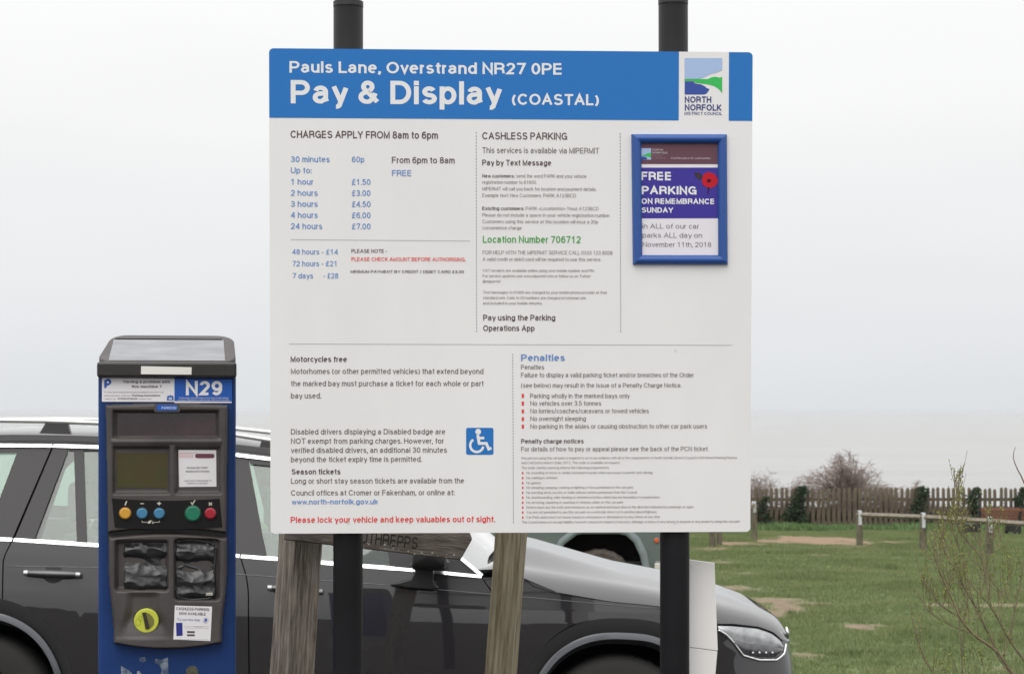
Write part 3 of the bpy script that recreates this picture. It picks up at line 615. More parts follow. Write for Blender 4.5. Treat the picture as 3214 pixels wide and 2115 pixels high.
# council logo
lg = lambda pts, s=1: [(2060+x*.1597, 150+y*.1597) for x, y in pts]
b_ = G(); poly(b_, SP, lg([(560, 205), (1298, 205), (1298, 440), (1180, 490), (1060, 520), (960, 575), (860, 612), (560, 612)]), .0006); b_.obj('logo_sky', pr('logo_sky', 166, 188, 222), panel)
b_ = G(); poly(b_, SP, lg([(556, 618), (860, 616), (1010, 618), (1080, 585), (1140, 570), (1190, 575), (1240, 590), (1297, 572), (1297, 900), (1240, 820), (1150, 760), (1040, 725), (900, 705), (770, 690), (740, 655), (556, 655)]), .0006); b_.obj('logo_land', pr('logo_green', 62, 186, 92), panel)
b_ = G(); poly(b_, SP, lg([(560, 662), (740, 662), (755, 700), (880, 722), (960, 760), (990, 790), (1048, 815), (1030, 850), (990, 900), (955, 920), (560, 920)]), .0006); b_.obj('logo_sea', pr('logo_navy', 62, 84, 158), panel)
T_('logo_lettering', inkn, panel, SP).t(r8, 'NORTH', 562, 1080, 1082, 125, .19).t(r8, 'NORFOLK', 562, 1235, 1283, 125, .19).t(r8, 'DISTRICT COUNCIL', 557, 1318, 1295, 55, .15).done()
# small screw and rust marks on the board
b_ = G()
for px, py in ((1093, 1640), (2118, 1640), (1093, 1200), (2120, 1100)):
    u, v = SP.uv(px, py); b_.disc((u, -.0005, v), Vector((1, 0, 0)), Vector((0, 0, 1)), Vector((0, -1, 0)), .0022, .0009, 12)
b_.obj('rivet', mat('painted_rivet', (.62, .61, .60, 1), .4), sign)
# posts (true verticals in the place, standing behind the board)
blk = mat('black_post_paint', (.010, .0095, .011, 1), .5, var=.3, vscale=3, bump=.0006, bscale=14, spec=.18)
Mi = Ms.inverted()
for px, top, px2 in ((1092.5, 8, 1093), (2112, 1, 2118.5)):
    Y = 5.0+.068+(px-1607)*5/F*math.tan(a_); Xb = (px2-CX)*Y/F; Xt = (px-CX)*Y/F; zt = (HZ-top)*Y/F; zb = -1.9
    zm = (HZ-1750)*Y/F
    b_ = G(); R_ = .0378
    pts = [Mi@Vector((lerp(Xt, Xb, (zt-z)/(zt-zm)) if z > zm else Xb, Y, z)) for z in (zt, .4, zm+.02, zm, -1.2, zb)]
    b_.tube(pts, R_, 28); o = b_.obj('post', blk, sign, True)
    bm = bmesh.new(); bm.from_mesh(o.data)
    for f in bm.faces:
        if len(f.verts) > 8: f.smooth = False
    bm.to_mesh(o.data); bm.free()
    b_ = G(); b_.tube([Mi@Vector((Xt, Y, zt-.012)), Mi@Vector((Xt, Y, zt+.001)), Mi@Vector((Xt, Y, zt+.003))], [R_+.0006, R_+.0006, R_*.93], 28); b_.obj('post_cap', mat('black_plastic_cap', (.02, .02, .021, 1), .5), sign)

# ================================================================ framed poster on the sign
pf = thing('framed_poster', 'blue framed FREE PARKING ON REMEMBRANCE SUNDAY poster with red poppy on the sign board', 'poster', Ms)
fb = mat('blue_frame', rgb(36, 80, 152), .42, coat=.15)
o4 = lambda x, y: (1940+x*.3321, 380+y*.3321)
OUT = [SP.uv(*o4(*p)) for p in ((125, 124), (1030, 124), (1037, 1358), (138, 1358))]; IN = [SP.uv(*o4(*p)) for p in ((220, 214), (940, 214), (945, 1266), (228, 1266))]
for i in range(4):
    a, b2, c2, d2 = Vector(OUT[i]), Vector(OUT[(i+1) % 4]), Vector(IN[(i+1) % 4]), Vector(IN[i]); b_ = G(); V = []; ns = 9
    for k in range(ns+1):
        t = k/ns; hgt = .002+.013*math.sin(math.pi*min(1, max(0, t*.92+.06)))**.55
        if k == 0: hgt = .0
        if k == ns: hgt = .003
        p1 = a.lerp(d2, t); p2 = b2.lerp(c2, t); V += [(p1.x, -hgt, p1.y), (p2.x, -hgt, p2.y)]
    b_.add(V, [(2*k, 2*k+1, 2*k+3, 2*k+2) for k in range(ns)]); b_.obj('frame_bar', fb, pf, True)
PO = -.0022
def pq(bk, pts, lift): poly(bk, SP, [o4(*p) for p in pts], lift)
b_ = G(); pq(b_, [(205, 205), (955, 205), (958, 1280), (212, 1280)], .0016); poster = b_.obj('poster', mat('poster_paper', (.80, .77, .80, 1), .35, coat=.5), pf)
b_ = G(); pq(b_, [(205, 205), (955, 205), (955, 408), (205, 408)], .002); b_.obj('maroon_band', pr('maroon', 104, 72, 84, .3), poster)
b_ = G(); pq(b_, [(206, 441), (956, 440), (957, 918), (210, 920)], .002); b_.obj('purple_band', pr('poster_purple', 66, 56, 148, .3), poster)
L = T_('poster_lettering', inkw, poster, SP, -.0014)
L.t(r4, 'FREE', 218, 560, 507, 80, .2).t(r4, 'PARKING', 222, 693, 742, 78, .2).t(r4, 'ON REMEMBRANCE', 220, 783, 912, 52, .2).t(r4, 'SUNDAY', 222, 866, 520, 50, .2).done()
T_('poster_lettering', pr('poster_faint', 190, 180, 186), poster, SP, -.0014).t(r4, 'NORTH', 325, 282, 425, 18, .16).t(r4, 'NORFOLK', 325, 309, 468, 18, .16).t(r4, 'A better place for communities', 497, 360, 875, 20, .11, italic=.2).done()
T_('poster_lettering', pr('poster_fainter', 140, 118, 126), poster, SP, -.0014).t(r4, 'DISTRICT', 325, 336, 425, 16, .14).t(r4, 'COUNCIL', 325, 360, 455, 16, .14).done()
T_('poster_lettering', pr('poster_grey', 132, 122, 126), poster, SP, -.0014).t(r4, 'in ALL of our car', 230, 1015, 767, 46, .105).t(r4, 'parks ALL day on', 230, 1101, 793, 46, .105).t(r4, 'November 11th, 2018', 232, 1188, 880, 46, .105).done()
b_ = G(); pq(b_, [(218, 258), (312, 258), (312, 366), (222, 366)], .0024); b_.obj('poster_logo', pr('logo_sky', 166, 188, 222), poster)
b_ = G(); pq(b_, [(218, 330), (280, 306), (310, 300), (310, 345), (260, 333)], .0027); b_.obj('poster_logo_land', pr('logo_green', 62, 186, 92), poster)
b_ = G(); pq(b_, [(220, 338), (255, 338), (275, 352), (270, 365), (222, 365)], .0027); b_.obj('poster_logo_sea', pr('logo_navy', 62, 84, 158), poster)
b_ = G(); pq(b_, [(715, 486), (770, 490), (800, 520), (800, 548), (765, 556), (728, 524)], .0024); b_.obj('poppy_leaf', pr('leaf_dark', 62, 52, 58), poster)
b_ = G(); pq(b_, [(865+(76+5*math.sin(3*t*.3142+1))*math.cos(t*.3142), 558+(74+4*math.sin(2*t*.3142))*math.sin(t*.3142)) for t in range(20)], .0027); b_.obj('poppy', pr('poppy_red', 190, 28, 44), poster)
b_ = G(); pq(b_, [(858+20*math.cos(t*.6283), 564+18*math.sin(t*.6283)) for t in range(10)], .003); pq(b_, [(848, 628), (862, 622), (852, 690), (846, 690)], .003); b_.obj('poppy_centre', pr('poppy_dark', 66, 16, 30), poster)

# ================================================================ ticket machine
mc = Vector(((524-CX)*5.3/F, 5.3, (HZ-1600)*5.3/F)); nn = Vector((mc.x, mc.y, 0)).normalized(); MP = Plane(mc, (nn.y, -nn.x, 0), (0, 0, 1))
Mm = MP.M(); mach = thing('ticket_machine', 'blue parking ticket machine with charcoal fascia, coloured buttons and black plastic over its slots', 'ticket machine', Mm)
mblue = mat('machine_blue', rgb(25, 55, 108), .45, var=.12, vscale=9, spec=.25, bump=.0004, bscale=120)
char = mat('charcoal_plastic', (.066, .058, .055, 1), .5, var=.24, vscale=8, bump=.0004, bscale=260)
dark = mat('dark_plastic', (.012, .011, .010, 1), .35, var=.2, vscale=10)
ub0, vb = MP.uv(308, 1183); ub1, _ = MP.uv(741, 1183); _, vbot = MP.uv(524, 2690)
b_ = G(); b_.box(ub0, ub1, .002, .30, vbot-.12, vb+.03); bevel(b_.obj('cabinet', mblue, mach), .012, 3)
b_ = G(); b_.box(ub0-.02, ub1+.02, -.02, .32, vbot-.30, vbot-.06); b_.obj('plinth', mat('concrete_plinth', (.25, .24, .22, 1), .9, var=.2), mach)
# hood: black lip, sloping grey top, solar panel
U = lambda x, y: MP.uv(x, y)
ul, vl0 = U(305, 1184); ur, vl1 = U(742, 1138)
b_ = G(); b_.box(ul, ur, -.022, .30, vl0, vl1); hood = bevel(b_.obj('hood', mat('hood_black', (.022, .020, .017, 1), .42, var=.3, vscale=20, coat=.1), mach), .006, 2)
vt_ = U(524, 1047)[1]; dp = .20
def topz(y): return vl1+.0005+(vt_-vl1)*(y+.018)/(dp+.018)*1.045
b_ = G(); ring = []
for x, y in rrect(ul+.001, -.018, ur-.001, dp, .05, 8):
    k = .028*sstep(-.018, dp, y) if x < (ul+ur)/2 else 0
    ring.append((x+k, y))
nr = len(ring); sk = lambda x, y: (x, y, topz(y))
b_.add([sk(*p) for p in ring]+[(x, y, vl1-.004) for x, y in ring], [tuple(range(nr))]+[(i, nr+i, nr+(i+1) % nr, (i+1) % nr) for i in range(nr)])
top = bevel(b_.obj('hood_top', mat('hood_grey', rgb(98, 94, 94, .75), .6, spec=.25, var=.1, vscale=10, bump=.0005, bscale=200), mach), .006, 3)
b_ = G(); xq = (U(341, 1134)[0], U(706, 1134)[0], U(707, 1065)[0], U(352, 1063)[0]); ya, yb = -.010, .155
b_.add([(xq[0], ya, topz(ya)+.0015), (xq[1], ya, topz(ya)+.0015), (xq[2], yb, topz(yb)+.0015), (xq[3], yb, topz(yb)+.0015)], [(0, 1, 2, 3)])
b_.obj('solar_panel', mat('sky_grey_panel', (.27, .275, .29, 1), .6, spec=.2, var=.14, vscale=7, stretch=(1, 3, 1), bump=.0004, bscale=90), top)  # sky reflection on dark glass painted in as pale grey
b_ = G(); b_.box(xq[3]+.004, xq[2]-.004, yb+.004, yb+.009, topz(yb+.006), topz(yb+.006)+.003); b_.obj('seal', dark, top)
z1 = (300, 1040, .19328); zz = lambda x, y: (300+x*.19328, 1040+y*.19328)
b_ = G(); q = [MP.uv(*zz(*p)) for p in ((742, 566), (1558, 584), (1555, 704), (738, 696))]; b_.add([(a, -.0235, b2) for a, b2 in q], [(3, 2, 1, 0)])
lab = b_.obj('label_strip', mat('paper_label', (.80, .78, .72, 1), .45), mach); tag(lab, 'blank white strip stuck on the black hood lip')
# sticker row
b_ = G(); poly(b_, MP, [zz(104, 752), zz(1280, 765), zz(1280, 1142), zz(104, 1140)], .0006); poly(b_, MP, [zz(1280, 1128), zz(2210, 1136), zz(2210, 1160), zz(1280, 1160)], .0005); st1 = b_.obj('sticker', mat('sticker_white', (.80, .78, .79, 1), .35), mach); tag(st1, 'white sticker asking Having a problem with this machine')
b_ = G(); poly(b_, MP, [zz(1280, 768), zz(2212, 780), zz(2216, 1136), zz(1280, 1130)], .0009); st2 = b_.obj('sticker', pr('n29_blue', 44, 92, 176, .35), mach); tag(st2, 'blue N29 number sticker')
mk = pr('machine_ink', 92, 84, 96); mkf = pr('machine_ink_faint', 168, 160, 168)
L = T_('lettering', mk, st1, MP, -.0006); L.t(z1, 'Having a problem with', 455, 838, 1210, 46, .17).t(z1, 'this machine ?', 583, 915, 1073, 44, .17).t(z1, 'Parking Operations', 592, 1053, 1050, 30, .17).t(z1, '01553 616222', 360, 1105, 680, 30, .17).done()
L = T_('lettering', mkf, st1, MP, -.0006); L.t(z1, 'If you are experiencing problems on this car', 145, 997, 1113, 28, .13).t(z1, 'park please call our', 145, 1052, 568, 28, .13).t(z1, 'centre on', 145, 1105, 325, 28, .13).t(z1, 'thank you.', 700, 1105, 915, 28, .13).done()
pin = pr('logo_p_blue', 62, 98, 176); b_ = G(); poly(b_, MP, [zz(*p) for p in ((165, 780), (205, 762), (240, 778), (258, 815), (250, 850), (215, 872), (178, 884), (178, 915), (140, 922), (140, 800))], .0011); b_.obj('logo_p', pin, st1)
b_ = G(); poly(b_, MP, [zz(200+18*math.cos(i*.7854), 826+18*math.sin(i*.7854)) for i in range(8)], .0014); b_.obj('logo_hole', inkw, st1)
b_ = G(); poly(b_, MP, [zz(*p) for p in ((1155, 1122), (1160, 1060), (1180, 1035), (1205, 1045), (1213, 1010), (1222, 1045), (1250, 1035), (1266, 1060), (1270, 1122))], .0011); b_.obj('crest', pr('crest_blue', 84, 110, 176), st1)
b_ = G(); poly(b_, MP, [zz(*p) for p in ((1188, 1108), (1192, 1075), (1235, 1075), (1240, 1108))], .0014); b_.obj('crest_shield', pr('crest_pale', 190, 200, 226), st1)
L = T_('lettering', inkw, st2, MP, -.0009); L.t(z1, 'N29', 1465, 1036, 2055, 234, .2); L.t(z1, "The Borough Council of King's Lynn & West Norfolk, parking", 1350, 1088, 2155, 22, .1).t(z1, 'services delivered in partnership with local councils', 1330, 1120, 2170, 22, .1).done()
# fascia as one relief with recesses
def hfield(name, x0, x1, y0, y1, st, fn, m, parent, base=0):
    nx_ = int((x1-x0)/st)+1; ny_ = int((y1-y0)/st)+1; V = []; K = []
    for j in range(ny_):
        for i in range(nx_):
            x = x0+i*st; y = y0+j*st; h = fn(x, y); u, v = MP.uv(x, y); K.append(h is not None); V.append((u, -(h or 0)-base, v))
    Fq = []
    for j in range(ny_-1):
        for i in range(nx_-1):
            a = j*nx_+i
            if K[a] and K[a+1] and K[a+nx_] and K[a+nx_+1]: Fq.append((a, a+nx_, a+nx_+1, a+1))
    used = sorted({i for f in Fq for i in f}); mp_ = {o_: n_ for n_, o_ in enumerate(used)}
    return mesh(name, [V[i] for i in used], [tuple(mp_[i] for i in f) for f in Fq], m, parent, True)
def rb(x, y, x0, x1, y0, y1, r=8):      # signed distance to rounded box, negative inside (px)
    cx, cy = (x0+x1)/2, (y0+y1)/2; qx = abs(x-cx)-(x1-x0)/2+r; qy = abs(y-cy)-(y1-y0)/2+r
    return math.hypot(max(qx, 0), max(qy, 0))+min(max(qx, qy), 0)-r
def inset(d, depth, wall=7): return depth*sstep(1, -wall, d)
def up_out(x, y):
    ytop = 1270-6*math.cos((x-524)/200*1.4); ybot = 1676-17*max(0, math.cos((x-520)/190*1.5)); lx = 330+(y-1270)*.018; rx = 717-(y-1270)*.012
    return max(rb(x, y, lx, rx, 1258, 1720, 16), ytop-y, y-ybot)
def lo_out(x, y):
    ytop = 1684-16*max(0, math.cos((x-520)/190*1.5)); k = sstep(1780, 2000, y); lx = 339+16*k; rx = 715-17*k
    ybot = 2037-20*((x-524)/175)**2 if abs(x-524) < 190 else 2010
    return max(rb(x, y, lx, rx, 1600, 2044, 36), ytop-y, y-ybot)
def f_up(x, y):
    d = up_out(x, y)
    if d > 0: return None
    h = .026*sstep(0, -9, d)
    h -= inset(rb(x, y, 352, 690, 1285, 1378, 8), .016, 12)+inset(rb(x, y, 365, 679, 1293, 1376, 3), .008, 3)
    h -= inset(rb(x, y, 352, 535, 1397, 1552, 8), .014, 12)+inset(rb(x, y, 547, 696, 1397, 1552, 8), .014, 12)
    h += inset(rb(x, y, 350, 697, 1378, 1393, 5), .003, 4)
    return h
def bandd(x, y):
    yo = 7*((x-524)/175)**2-7
    return rb(x, y+yo*1.0, 350, 698, 1562, 1652, 10)
hfield('upper_fascia', 326, 722, 1256, 1680, 2.4, f_up, char, mach)
def f_lo(x, y):
    d = lo_out(x, y)
    if d > 0: return None
    h = .028*sstep(0, -10, d)
    h -= inset(rb(x, y, 358, 532, 1690, 1856, 14), .022, 16)+inset(rb(x, y, 544, 692, 1686, 1884, 16), .018, 10)
    h -= .014*sstep(60, 30, abs(x-452)-sstep(1890, 1990, y)*20)*sstep(1840, 1875, y)*sstep(2000, 1930, y)
    h += .004*math.exp(-(((x-445)/90)**2))*sstep(1990, 2005, y)*sstep(2034, 2026, y)
    return h
hfield('lower_fascia', 330, 722, 1664, 2042, 2.4, f_lo, char, mach)
b_ = G(); poly(b_, MP, rrect(366, 1294, 678, 1375, 2), .0025); sc1 = b_.obj('display_window', mat('dark_red_window', (.035, .014, .016, 1), .12, var=.5, vscale=12, coat=.6), mach)
b_ = G(); poly(b_, MP, rrect(366, 1421, 526, 1530, 2), .0135); b_.obj('lcd_screen', mat('lcd_olive', (.060, .066, .026, 1), .3, col2=(.080, .050, .022, 1), vscale=7, spec=.25), mach)
b_ = G(); poly(b_, MP, [(560, 1411), (678, 1412), (679, 1526), (562, 1527)], .0135); st3 = b_.obj('sticker', mat('sticker_white', (.80, .78, .79, 1), .35), mach); tag(st3, 'white sticker saying see tariff board for charges')
m1 = (280, 1020, .3577)
b_ = G(); poly(b_, MP, rrect(612, 1423, 673, 1437, 7), .0140); b_.obj('red_pill', pr('pill_maroon', 112, 66, 80), st3)
T_('lettering', mk, st3, MP, -.0136).t(m1, 'PLEASE SEE TARIFF', 858, 1257, 1040, 15, .15).t(m1, 'BOARD FOR CHARGES', 847, 1289, 1055, 15, .15).t(m1, 'PARK TICKETS TRANSFERABLE TO', 835, 1370, 1070, 12, .13).t(m1, 'OTHER BAYS / CAR PARKS', 855, 1393, 1040, 12, .13).done()
b_ = G()
for i, y in enumerate((1122, 1134, 1147, 1160)): dashes(b_, MP, 562, 1020+y*.3577, 562+(46 if i else 60), 1020+y*.3577, 7, 1.6, .0140, .75)
b_.obj('red_lines', pr('pink_line', 214, 130, 140), st3)
b_ = G(); poly(b_, MP, rrect(484, 1267, 565, 1293, 6), .0275); o = b_.obj('badge_plate', char, mach)
b_ = G(); slab(b_, MP, rrect(484, 1267, 565, 1293, 6), -.0285, -.020); b_.obj('badge_housing', char, mach)
b_ = G(); poly(b_, MP, rrect(492, 1270, 556, 1288, 2), .0295); bd = b_.obj('maker_badge', pr('badge_blue', 46, 92, 176), mach)
T_('lettering', pr('badge_letters', 190, 205, 232), bd, MP, -.0295).t(z1, 'PARKEON', 1070, 1262, 1305, 42, .16, italic=.15).done()
# button band
b_ = G(); pb = [(x, 1562-(7*((x-524)/175)**2-7)*1.0) for x in range(352, 698, 12)]; pt = [(x, 1652-(7*((x-524)/175)**2-7)*1.0+0) for x in range(697, 351, -12)]
slab(b_, MP, [(x, y) for x, y in pb]+pt, -.0275, -.02); band = b_.obj('button_panel', mat('button_panel_black', (.010, .009, .009, 1), .55, spec=.2), mach)
bring = mat('button_ring', (.02, .02, .022, 1), .4)
for nm, x, y, r, col, lb in (('button', 393.7, 1608.5, 18.5, (212, 158, 52), 'yellow information button'), ('button', 446.3, 1609, 17.5, (64, 128, 166), 'left blue minus button'), ('button', 500, 1609, 17.5, (64, 128, 166), 'right blue plus button'), ('button', 605, 1609, 25, (24, 120, 92), 'large green confirm button'), ('button', 659.5, 1609, 18, (172, 26, 46), 'red cancel button')):
    u, v = MP.uv(x, y); s_ = 5.3/F; b_ = G(); X, Z_, Nn = Vector((1, 0, 0)), Vector((0, 0, 1)), Vector((0, -1, 0))
    b_.disc((u, -.0275, v), X, Z_, Nn, r*s_*1.06, .003, 32, .001); rg = b_.obj('button_ring', mat('ring_%d_%d' % (col[0], col[1]), rgb(*[c_*.55 for c_ in col]), .4), mach)
    b_ = G(); b_.disc((u, -.0295, v), X, Z_, Nn, r*s_*.92, .006, 32, .0025); o = b_.obj(nm, mat('btn_%d_%d' % (col[0], col[1]), rgb(*col, .95), .35, coat=.3), mach); tag(o, lb)
m2 = (280, 1550, .3608); L = T_('button_symbols', mat('symbol_cream', (.62, .60, .50, 1), .5), band, MP, -.0277, lines=False)
L.t(m2, 'i', 309, 92, 320, 34, .24, italic=.35).t(m2, '-', 443, 96, 480, 44, .16).t(m2, '+', 589, 97, 628, 50, .16).t(m2, 'x', 1036, 94, 1068, 34, .2)
g2 = lambda x, y: (280+x*.3608, 1550+y*.3608)
stroke(L.b, MP, [g2(884, 66), g2(896, 84), g2(920, 48)], 3.2, .0281)
stroke(L.b, MP, [g2(461, 224), g2(461, 239), g2(505, 239)], 1.6, .0281); stroke(L.b, MP, [g2(610, 224), g2(610, 239), g2(566, 239)], 1.6, .0281)
poly(L.b, MP, [g2(536+27*math.cos(math.radians(a)), 250+27*math.sin(math.radians(a))) for a in range(180, 361, 20)], .0281); L.done()
b_ = G(); poly(b_, MP, [g2(530, 250), g2(545, 250), g2(556, 232), g2(544, 226)], .0284); b_.obj('clock_hand', dark, band)
# crumpled black plastic over the slots
bag = mat('black_bin_liner', (.022, .022, .024, 1), .33, spec=.6)
def crump(x0, x1, y0, y1, sd, ledge):
    def fn(x, y):
        d = rb(x, y, x0, x1, y0, y1, 6)+3*noise.noise((x*.09, y*.09, sd))
        if d > 0: return None
        n1 = 1-abs(noise.noise((x*.012, y*.022, sd)))*2.2; n2 = 1-abs(noise.noise((x*.03+3, y*.036, sd+4)))*2
        h = .006*n1+.0024*n2+.0003*noise.noise((x*.12, y*.12, sd)); yy = (y-y0)/(y1-y0)
        h += .012*sstep(.10, .02, yy)*0+.010*sstep(.50, .72, yy)*(1-.6*sstep(.9, 1., yy))-.004*sstep(.3, .42, yy)*sstep(.6, .5, yy)+.006*sstep(.05, .2, yy)*sstep(.38, .25, yy)
        return h*(1 if d < -4 else .6)
    return fn
b_ = G(); slab(b_, MP, [(338, 1662), (712, 1662), (712, 1700), (338, 1700)], -.002, .001); b_.obj('fascia_gap', dark, mach)
o = hfield('plastic_cover', 384, 532, 1690, 1854, 1.9, crump(388, 529, 1694, 1850, 2.3, 1), bag, mach, .006); tag(o, 'crumpled black plastic over the left slot')
o = hfield('plastic_cover', 545, 682, 1688, 1880, 1.9, crump(549, 678, 1692, 1876, 8.1, 1), bag, mach, .008); tag(o, 'crumpled black plastic over the right slot')
b_ = G(); b_.tube([(MP.uv(x, y)[0], -.016, MP.uv(x, y)[1]) for x, y in ((549, 1700), (546, 1760), (548, 1840), (560, 1872), (600, 1880), (655, 1876), (675, 1862), (672, 1790), (676, 1720), (660, 1700), (610, 1692), (565, 1696))], .0035, 6); b_.obj('plastic_fold', bag, mach, True)
b_ = G(); b_.box(MP.uv(645, 1860)[0], MP.uv(668, 1860)[0], -.024, -.02, MP.uv(645, 1866)[1], MP.uv(645, 1857)[1]); bevel(b_.obj('metal_tab', mat('worn_metal', (.55, .52, .47, 1), .4, metal=.6), mach), .0008, 1)
# yellow coin dial
u, v = MP.uv(459.7, 1944); s_ = 5.3/F; b_ = G(); X, Z_, Nn = Vector((1, 0, 0)), Vector((0, 0, 1)), Vector((0, -1, 0)); yel = mat('coin_dial_yellow', rgb(206, 212, 72, .9), .45, var=.05)
b_.disc((u, -.017, v), X, Z_, Nn, 38*s_, .009, 40, .002); dial = b_.obj('coin_dial', yel, mach)
b_ = G(); cz = [(459.7+x, 1944+y) for x, y in ((-12, -26), (-2, -27), (10, -22), (20, -12), (25, 0), (24, 12), (16, 21), (8, 25), (1, 27), (-3, 27))]
poly(b_, MP, cz, .0264); b_.obj('dial_recess', mat('dial_recess_brown', rgb(128, 126, 60, .8), .6), dial)
b_ = G(); slab(b_, MP, [(446, 1919), (457, 1917), (470, 1966), (459, 1970)], -.030, -.0255); b_.obj('coin_slot', mat('slot_dark', (.03, .022, .014, 1), .5), dial)
L = T_('coin_mark', pr('dial_mark', 150, 150, 50), dial, MP, -.0258, lines=False)
for cx_, cy_, r0 in ((434, 1948, 9), (441, 1937, 6)): stroke(L.b, MP, [(cx_+r0*.8*math.cos(i*.7), cy_+r0*1.3*math.sin(i*.7)) for i in range(10)], 1.3, .0266)
L.done()
# app sticker
zs = (540, 1860, .10855); zq = lambda x, y: (540+x*.10855, 1860+y*.10855)
b_ = G(); poly(b_, MP, [zq(80, 330), zq(1152, 362), zq(1102, 1352), zq(35, 1306)], .0290); st4 = b_.obj('sticker', mat('sticker_white', (.80, .78, .79, 1), .35), mach); tag(st4, 'white cashless parking sticker with a phone picture')
T_('lettering', mk, st4, MP, -.029).t(zs, 'CASHLESS PARKING', 120, 455, 1065, 82, .16, py1=1860+485*.10855).t(zs, 'NOW AVAILABLE', 205, 592, 970, 80, .16, py1=1860+615*.10855).done()
T_('lettering', pr('lilac_ink', 128, 122, 170), st4, MP, -.029).t(zs, 'Try our new App', 140, 760, 805, 72, .12, py1=1860+778*.10855).done()
b_ = G(); poly(b_, MP, [zq(112, 828), zq(296, 822), zq(306, 1196), zq(126, 1208)], .0294); b_.obj('phone_picture', pr('phone_navy', 52, 58, 132, .3), st4)
b_ = G(); poly(b_, MP, [zq(430, 1062), zq(655, 1066), zq(652, 1124), zq(430, 1120)], .0294); poly(b_, MP, [zq(430, 1154), zq(655, 1158), zq(652, 1212), zq(430, 1208)], .0294); b_.obj('store_pills', pr('pill_grey', 92, 78, 88), st4)
b_ = G(); poly(b_, MP, [zq(968+90*math.cos(i*.5236), 762+95*math.sin(i*.5236)) for i in range(12)], .0292); b_.obj('app_icon_ring', pr('icon_grey', 205, 200, 210), st4)
b_ = G(); poly(b_, MP, [zq(*p) for p in ((935, 710), (1000, 705), (1010, 760), (985, 785), (962, 790), (955, 815), (932, 815))], .0296); b_.obj('app_icon', pin, st4)
b_ = G()
for y, xa_, xb_ in ((920, 355, 1060), (940, 620, 900), (972, 350, 1060), (1300, 80, 1070)): dashes(b_, MP, 540+xa_*.10855, 1860+y*.10855+.3, 540+xb_*.10855, 1860+y*.10855+1.5, 16, 1.4, .0294, .7)
b_.obj('fine_lines', mkf, st4)
# paint damage left by a torn-off notice and a rusty lock cover
rem = mat('sticker_remnant', (.055, .085, .15, 1), .6, col2=(.27, .31, .36, 1), vscale=38, pos=(.42, .6)); b_ = G()
for pts in ([(380, 2088), (392, 2096), (404, 2102), (416, 2115), (420, 2150), (380, 2150)], [(438, 2062), (455, 2061), (458, 2072), (450, 2078), (437, 2074)], [(488, 2066), (505, 2070), (527, 2062), (529, 2130), (500, 2140), (508, 2100), (498, 2084), (486, 2078)], [(430, 2106), (438, 2104), (446, 2116), (430, 2120)]):
    poly(b_, MP, pts, -.0012)
b_.obj('torn_notice', rem, mach)
u, v = MP.uv(603, 2108); b_ = G(); b_.disc((u, .002, v), X, Z_, Nn, .017, .004, 24, .002); b_.obj('lock_cover', mat('rusty_lock', (.075, .075, .05, 1), .7, var=.4, vscale=60), mach)

# ================================================================ timber posts and carved finger board behind the sign
oak = mat('grey_oak', (.105, .083, .063, 1), .9, col2=(.34, .30, .245, 1), vscale=11, stretch=(10, 10, .8), bump=.008, bscale=20)
soft = mat('green_grey_timber', (.125, .102, .058, 1), .9, col2=(.32, .285, .195, 1), vscale=10, stretch=(9, 9, .6), bump=.006, bscale=20)
def leaning_post(name, label, Y, xb, xt, px_yb, px_yt, wd, rot, ztop, m, group=None):
    pb_ = world(xb, px_yb, Y); pt_ = world(xt, px_yt, Y); d = (pt_-pb_).normalized(); foot = pb_+d*((-1.9-pb_.z)/d.z); top_ = pb_+d*((ztop-pb_.z)/d.z); L_ = (top_-foot).length
    M_ = Matrix.Translation(foot)@d.to_track_quat('Z', 'Y').to_matrix().to_4x4()@Matrix.Rotation(math.radians(rot), 4, 'Z')
    t = thing(name, label, 'post', M_, group); bm = bmesh.new(); h = wd/2; nseg = 24; rings = []
    random.seed(int(wd*1e4)+int(Y*10))
    for j in range(nseg+1):
        z_ = L_*j/nseg; w1 = h*(1+.03*noise.noise((z_*2, wd, 0))); rr = []
        for cx_, cy_ in ((-1, -1), (-.86, -1), (0, -1.0), (.86, -1), (1, -1), (1, -.86), (1.0, 0), (1, .86), (1, 1), (0, 1), (-1, 1), (-1, 0), (-1, -.86)):
            ch = 1-.05*(abs(cx_) == 1 and abs(cy_) == 1)-.012*random.random(); rr.append(bm.verts.new((cx_*w1*ch, cy_*w1*ch, z_)))
        rings.append(rr)
    for a, b2 in zip(rings, rings[1:]):
        for i in range(len(a)): bm.faces.new((a[i], a[(i+1) % len(a)], b2[(i+1) % len(a)], b2[i]))
    bm.faces.new(rings[-1]); bm.faces.new(rings[0][::-1]); from_bm('timber', bm, m, t); return t, M_
leaning_post('timber_post', 'thick weathered grey oak post leaning left of the left black sign post', 6.1, 916, 944.5, 2115, 1678, .1035, 38, .15, oak, 'timber posts behind the sign')
leaning_post('timber_post', 'slimmer green-brown timber post leaning between the two black sign posts', 6.0, 1571, 1604, 2115, 1678, .083, -15, .1, soft, 'timber posts behind the sign')
BP = Plane(world(1250, 1665, 5.98), (1, .02, -.11), (.11, 0, 1)); 
fbt = thing('finger_board', 'grey wooden finger board carved SOUTHREPPS, tilted down behind the lower edge of the sign', 'signpost', BP.M())
b_ = G(); pts = [(905, 1548), (1420, 1604), (1462, 1640), (1482, 1692), (1445, 1757), (1139, 1722), (1015, 1708), (890, 1694)]
slab(b_, BP, pts, 0, .036); bevel(b_.obj('board', mat('grey_board', (.065, .052, .042, 1), .9, col2=(.20, .172, .145, 1), vscale=9, stretch=(1.1, 4, 8), bump=.004, bscale=20), fbt), .003, 1)
